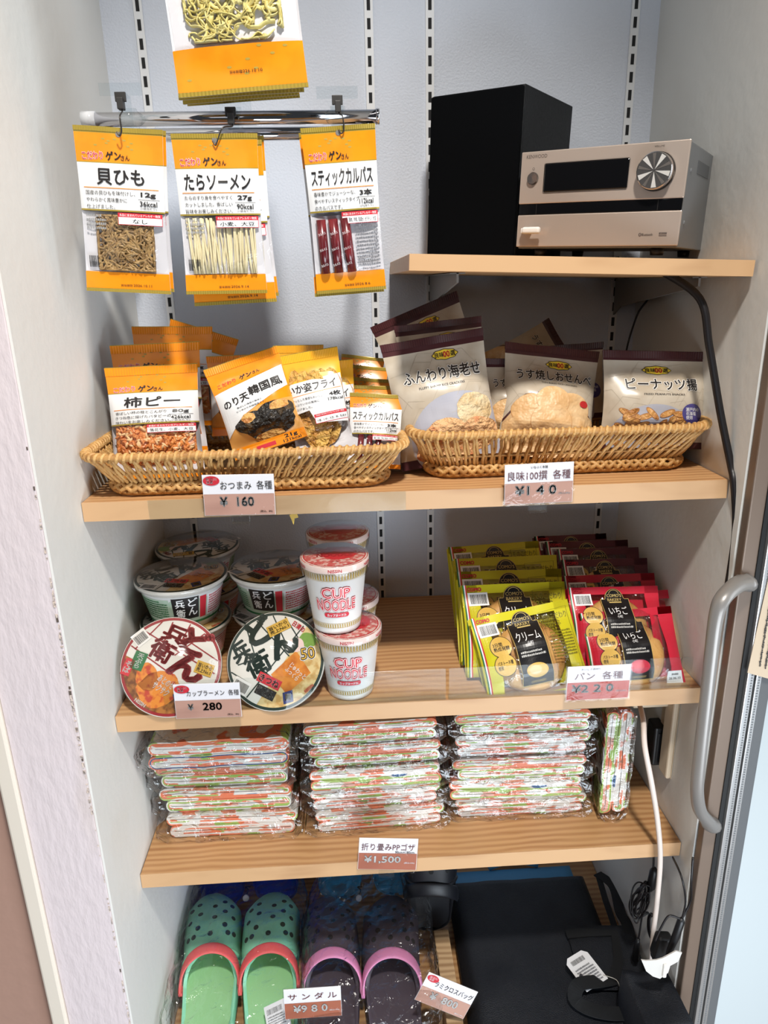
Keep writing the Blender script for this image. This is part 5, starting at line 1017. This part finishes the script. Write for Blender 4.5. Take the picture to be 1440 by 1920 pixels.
# ================================================================ cables and plugs
CABLE = mat('black_cable', (20, 16, 18), .42); WCORD = mat('white_cord', (224, 210, 200), .45); ADP = mat('black_adapter', (18, 18, 20), .4); BEI = mat('beige_plastic', (214, 196, 170), .45)
def wire(name, label, pts, r, m, cat='cable', group=None, flat=1.):
    b = MB(); b.tube(smoothpath(pts, 8), r, m, 8, flat=flat); return tag(b.build(name), label, cat, group)
wire('audio_cable', 'thick black cable running from the stereo shelf down the right wall', [(.770, -.29, 1.448), at(1312, 560, y=-.335), at(1330, 650, y=-.345), at(1350, 770, y=-.355), at(1370, 870, y=-.37), at(1376, 905, y=-.382), at(1380, 985, y=-.392), at(1370, 1070, y=-.395), at(1352, 1180, y=-.395), at(1336, 1330, y=-.395), at(1320, 1470, y=-.393), at(1310, 1545, y=-.392), at(1304, 1640, y=-.392), at(1290, 1700, y=-.390), at(1270, 1740, y=-.37), at(1245, 1800, y=-.33)], .0052, CABLE)
wire('speaker_wire', 'thin black wire hanging behind the fried peanut bag, left one', [(.800, -.02, 1.45), at(1216, 545, y=-.06), at(1195, 590, y=-.06), at(1176, 650, y=-.07), at(1165, 720, y=-.05)], .0016, CABLE, group='wires behind the right basket')
wire('speaker_wire', 'thin black wire hanging behind the fried peanut bag, right one', [at(1292, 520, y=-.12), at(1282, 580, y=-.12), at(1270, 640, y=-.12), at(1262, 720, y=-.1)], .0018, CABLE, group='wires behind the right basket')
cx = .845
t = thing('power_tap', 'beige power tap on the right wall under the bread shelf', 'power strip', (.838, -.24, .79)); b = MB(); b.box((-.050, -.055, -.012), (.016, .05, .014), BEI, .004, 3); b.build('body', t)
b = MB(); b.box((.0165, -.075, -.135), (.0172, -.02, .02), BEI, .0002, 1); b.box((.008, -.075, -.135), (.0168, -.045, .015), BEI, .003); b.build('wall_plate', t)
p = at(1238, 1392, y=-.262); t = thing('power_adapter', 'black plug-in power adapter hanging from the beige tap', 'adapter', p); b = MB(); b.box((-.019, -.016, -.035), (.019, .016, .040), ADP, .004, 3); b.box((-.013, -.0175, -.028), (.013, -.0150, .030), mat('adapter_rib', (26, 26, 28), .3), .001); b.build('body', t)
b = MB(); b.tube(smoothpath([(.002, 0, -.033), (.008, 0, -.06), tuple(at(1246, 1490, y=-.262)-p), tuple(at(1252, 1520, y=-.262)-p)]), .0016, CABLE, 6); b.build('lead', t)
wire('power_lead', 'white power cord hanging from the tap in front of the mat shelf', [(.800, -.285, .790), at(1206, 1350, y=-.34), at(1209, 1400, y=-.372), at(1222, 1470, y=-.384), at(1233, 1540, y=-.387), at(1238, 1610, y=-.388), at(1232, 1690, y=-.388), at(1224, 1760, y=-.388), at(1222, 1820, y=-.388), at(1230, 1880, y=-.388), at(1240, 1960, y=-.388)], .0042, WCORD)
base = at(1205, 1690, x=.828); t = thing('coiled_cable', 'bundle of coiled black cord hanging under the mat shelf', 'cable', base, group=None)
b = MB(); r = random.Random(6); z_top = Z3-TH-base.z-.001
for k in range(9):
    a = r.uniform(.75, 1.2); ox = r.uniform(-.004, .004); oy = r.uniform(-.006, .006); b.tube(smoothpath([(ox+.010*cos(q)*a-.014*(1-sin(q)) *.4, oy+.006*sin(q*2+k), .003+.034*sin(q)*a+r.uniform(-.001, .001)) for q in [2*pi*i/12 for i in range(13)]], 4), .0013, CABLE, 6)
for k in range(6):
    a = r.uniform(.8, 1.15); b.tube(smoothpath([(.018+.008*cos(q)*a+.012*(1-sin(q))*.5, .004*sin(q+k), -.062+.034*sin(q)*a) for q in [2*pi*i/12 for i in range(13)]], 4), .0013, CABLE, 6)
b.build('coils', t)
b = MB(); b.tube([(-.002, -.004, -.030), (.012, .0, -.026), (.010, .006, -.032)], .0022, mat('wire_tie', (60, 60, 62), .5), 6); b.build('tie', t)
b = MB(); b.tube(smoothpath([(.002, 0, -.028), (.0, -.002, -.06), (-.002, -.004, -.085)]), .0016, CABLE, 6); b.tube([(-.002, -.004, -.080), (-.003, -.004, -.088), (-.003, -.004, -.105), (-.003, -.004, -.128), (-.002, -.004, -.138)], [.0028, .0042, .0062, .0058, .002], ADP, 10); b.build('plug', t)
b = MB(); b.tube(smoothpath([(.008, 0, .03), (.014, .004, .07), (.010, .01, z_top)]), .0018, CABLE, 6); b.tube([(.010, 0, .022), (.012, .001, .030), (.015, .002, .062), (.015, .002, .07)], [.003, .0075, .0075, .003], ADP, 10); b.build('hanging_end', t)
p = at(1265, 1755, x=.836); t = thing('inline_connector', 'black inline cable connector beside the coiled cord', 'connector', p); b = MB(); b.tube([(.008, 0, .036), (.007, 0, .030), (.002, 0, 0), (-.006, 0, -.034), (-.008, 0, -.05)], [.0025, .006, .0062, .0045, .0018], ADP, 12); b.build('body', t)
b = MB(); b.tube(smoothpath([(.008, 0, .034), (.010, 0, .07), tuple(at(1278, 1645, x=.838)-p), (.008, .05, Z3-TH-p.z-.002)]), .0016, CABLE, 6); b.tube(smoothpath([(.007, 0, .032), (.018, .0, .07), tuple(at(1296, 1655, x=.842)-p), (.009, -.005, Z3-TH-p.z+.05)]), .0018, CABLE, 6); b.tube(smoothpath([(.006, 0, .034), (-.012, .002, .040), (-.022, .002, .02), (-.030, .002, -.01)]), .0018, CABLE, 6); b.build('leads', t)
p = at(1240, 1772, x=.828); t = thing('power_plug', 'black power plug lying against the white plate at the bottom right', 'plug', p); b = MB(); b.box((-.013, -.010, -.022), (.013, .010, .022), ADP, .005, 3); b.build('body', t); b = MB(); b.box((-.010, -.008, -.030), (.010, .008, -.022), ADP, .003); b.build('collar', t); t.rotation_euler = (0, rad(8), 0)
p = at(1235, 1815, x=.806); t = thing('white_plate', 'torn white plastic piece among the cables at the bottom right', 'plastic piece', p); b = MB(); b.prism([(-.030, .020), (-.022, .018), (-.006, .018), (.004, .021), (.024, .034), (.034, .030), (.030, .012), (.018, .004), (.016, -.010), (.004, -.022), (-.008, -.016), (-.020, -.004)], -.001, .001, mat('yellowed_plastic', (206, 202, 196), .5), Matrix(((1, 0, 0, 0), (0, 0, -1, 0), (0, 1, 0, 0), (0, 0, 0, 1)))); b.build('sheet', t); b = MB(); b.box((.006, -.005, -.016), (.012, .0, .010), wp, .0015); b.build('fold', t)
p = at(1232, 1880, x=.818); t = thing('black_pouch', 'black crumpled pouch under the white plastic piece', 'pouch', Vector((p.x, p.y, ZB+.001))); b = MB(); slab(b, -.05, .036, -.07, .05, 0, p.z-ZB+.02, NAVYB, 3, 14, 14, .01); b.build('body', t)
p = at(551, 968, y=-.362); t = thing('tape_scrap', 'torn scrap of yellow tape dangling under the basket shelf', 'tape', p); b = MB(); b.prism([(-.006, .006), (.004, .009), (.006, .002), (.001, .001), (-.001, -.008), (-.004, .001)], -.0002, .0002, mat('yellow_tape', (206, 170, 70), .5), Matrix(((1, 0, 0, 0), (0, 0, -1, 0), (0, 1, 0, 0), (0, 0, 0, 1)))); b.build('scrap', t); t.location.z = Z1-TH-.0095
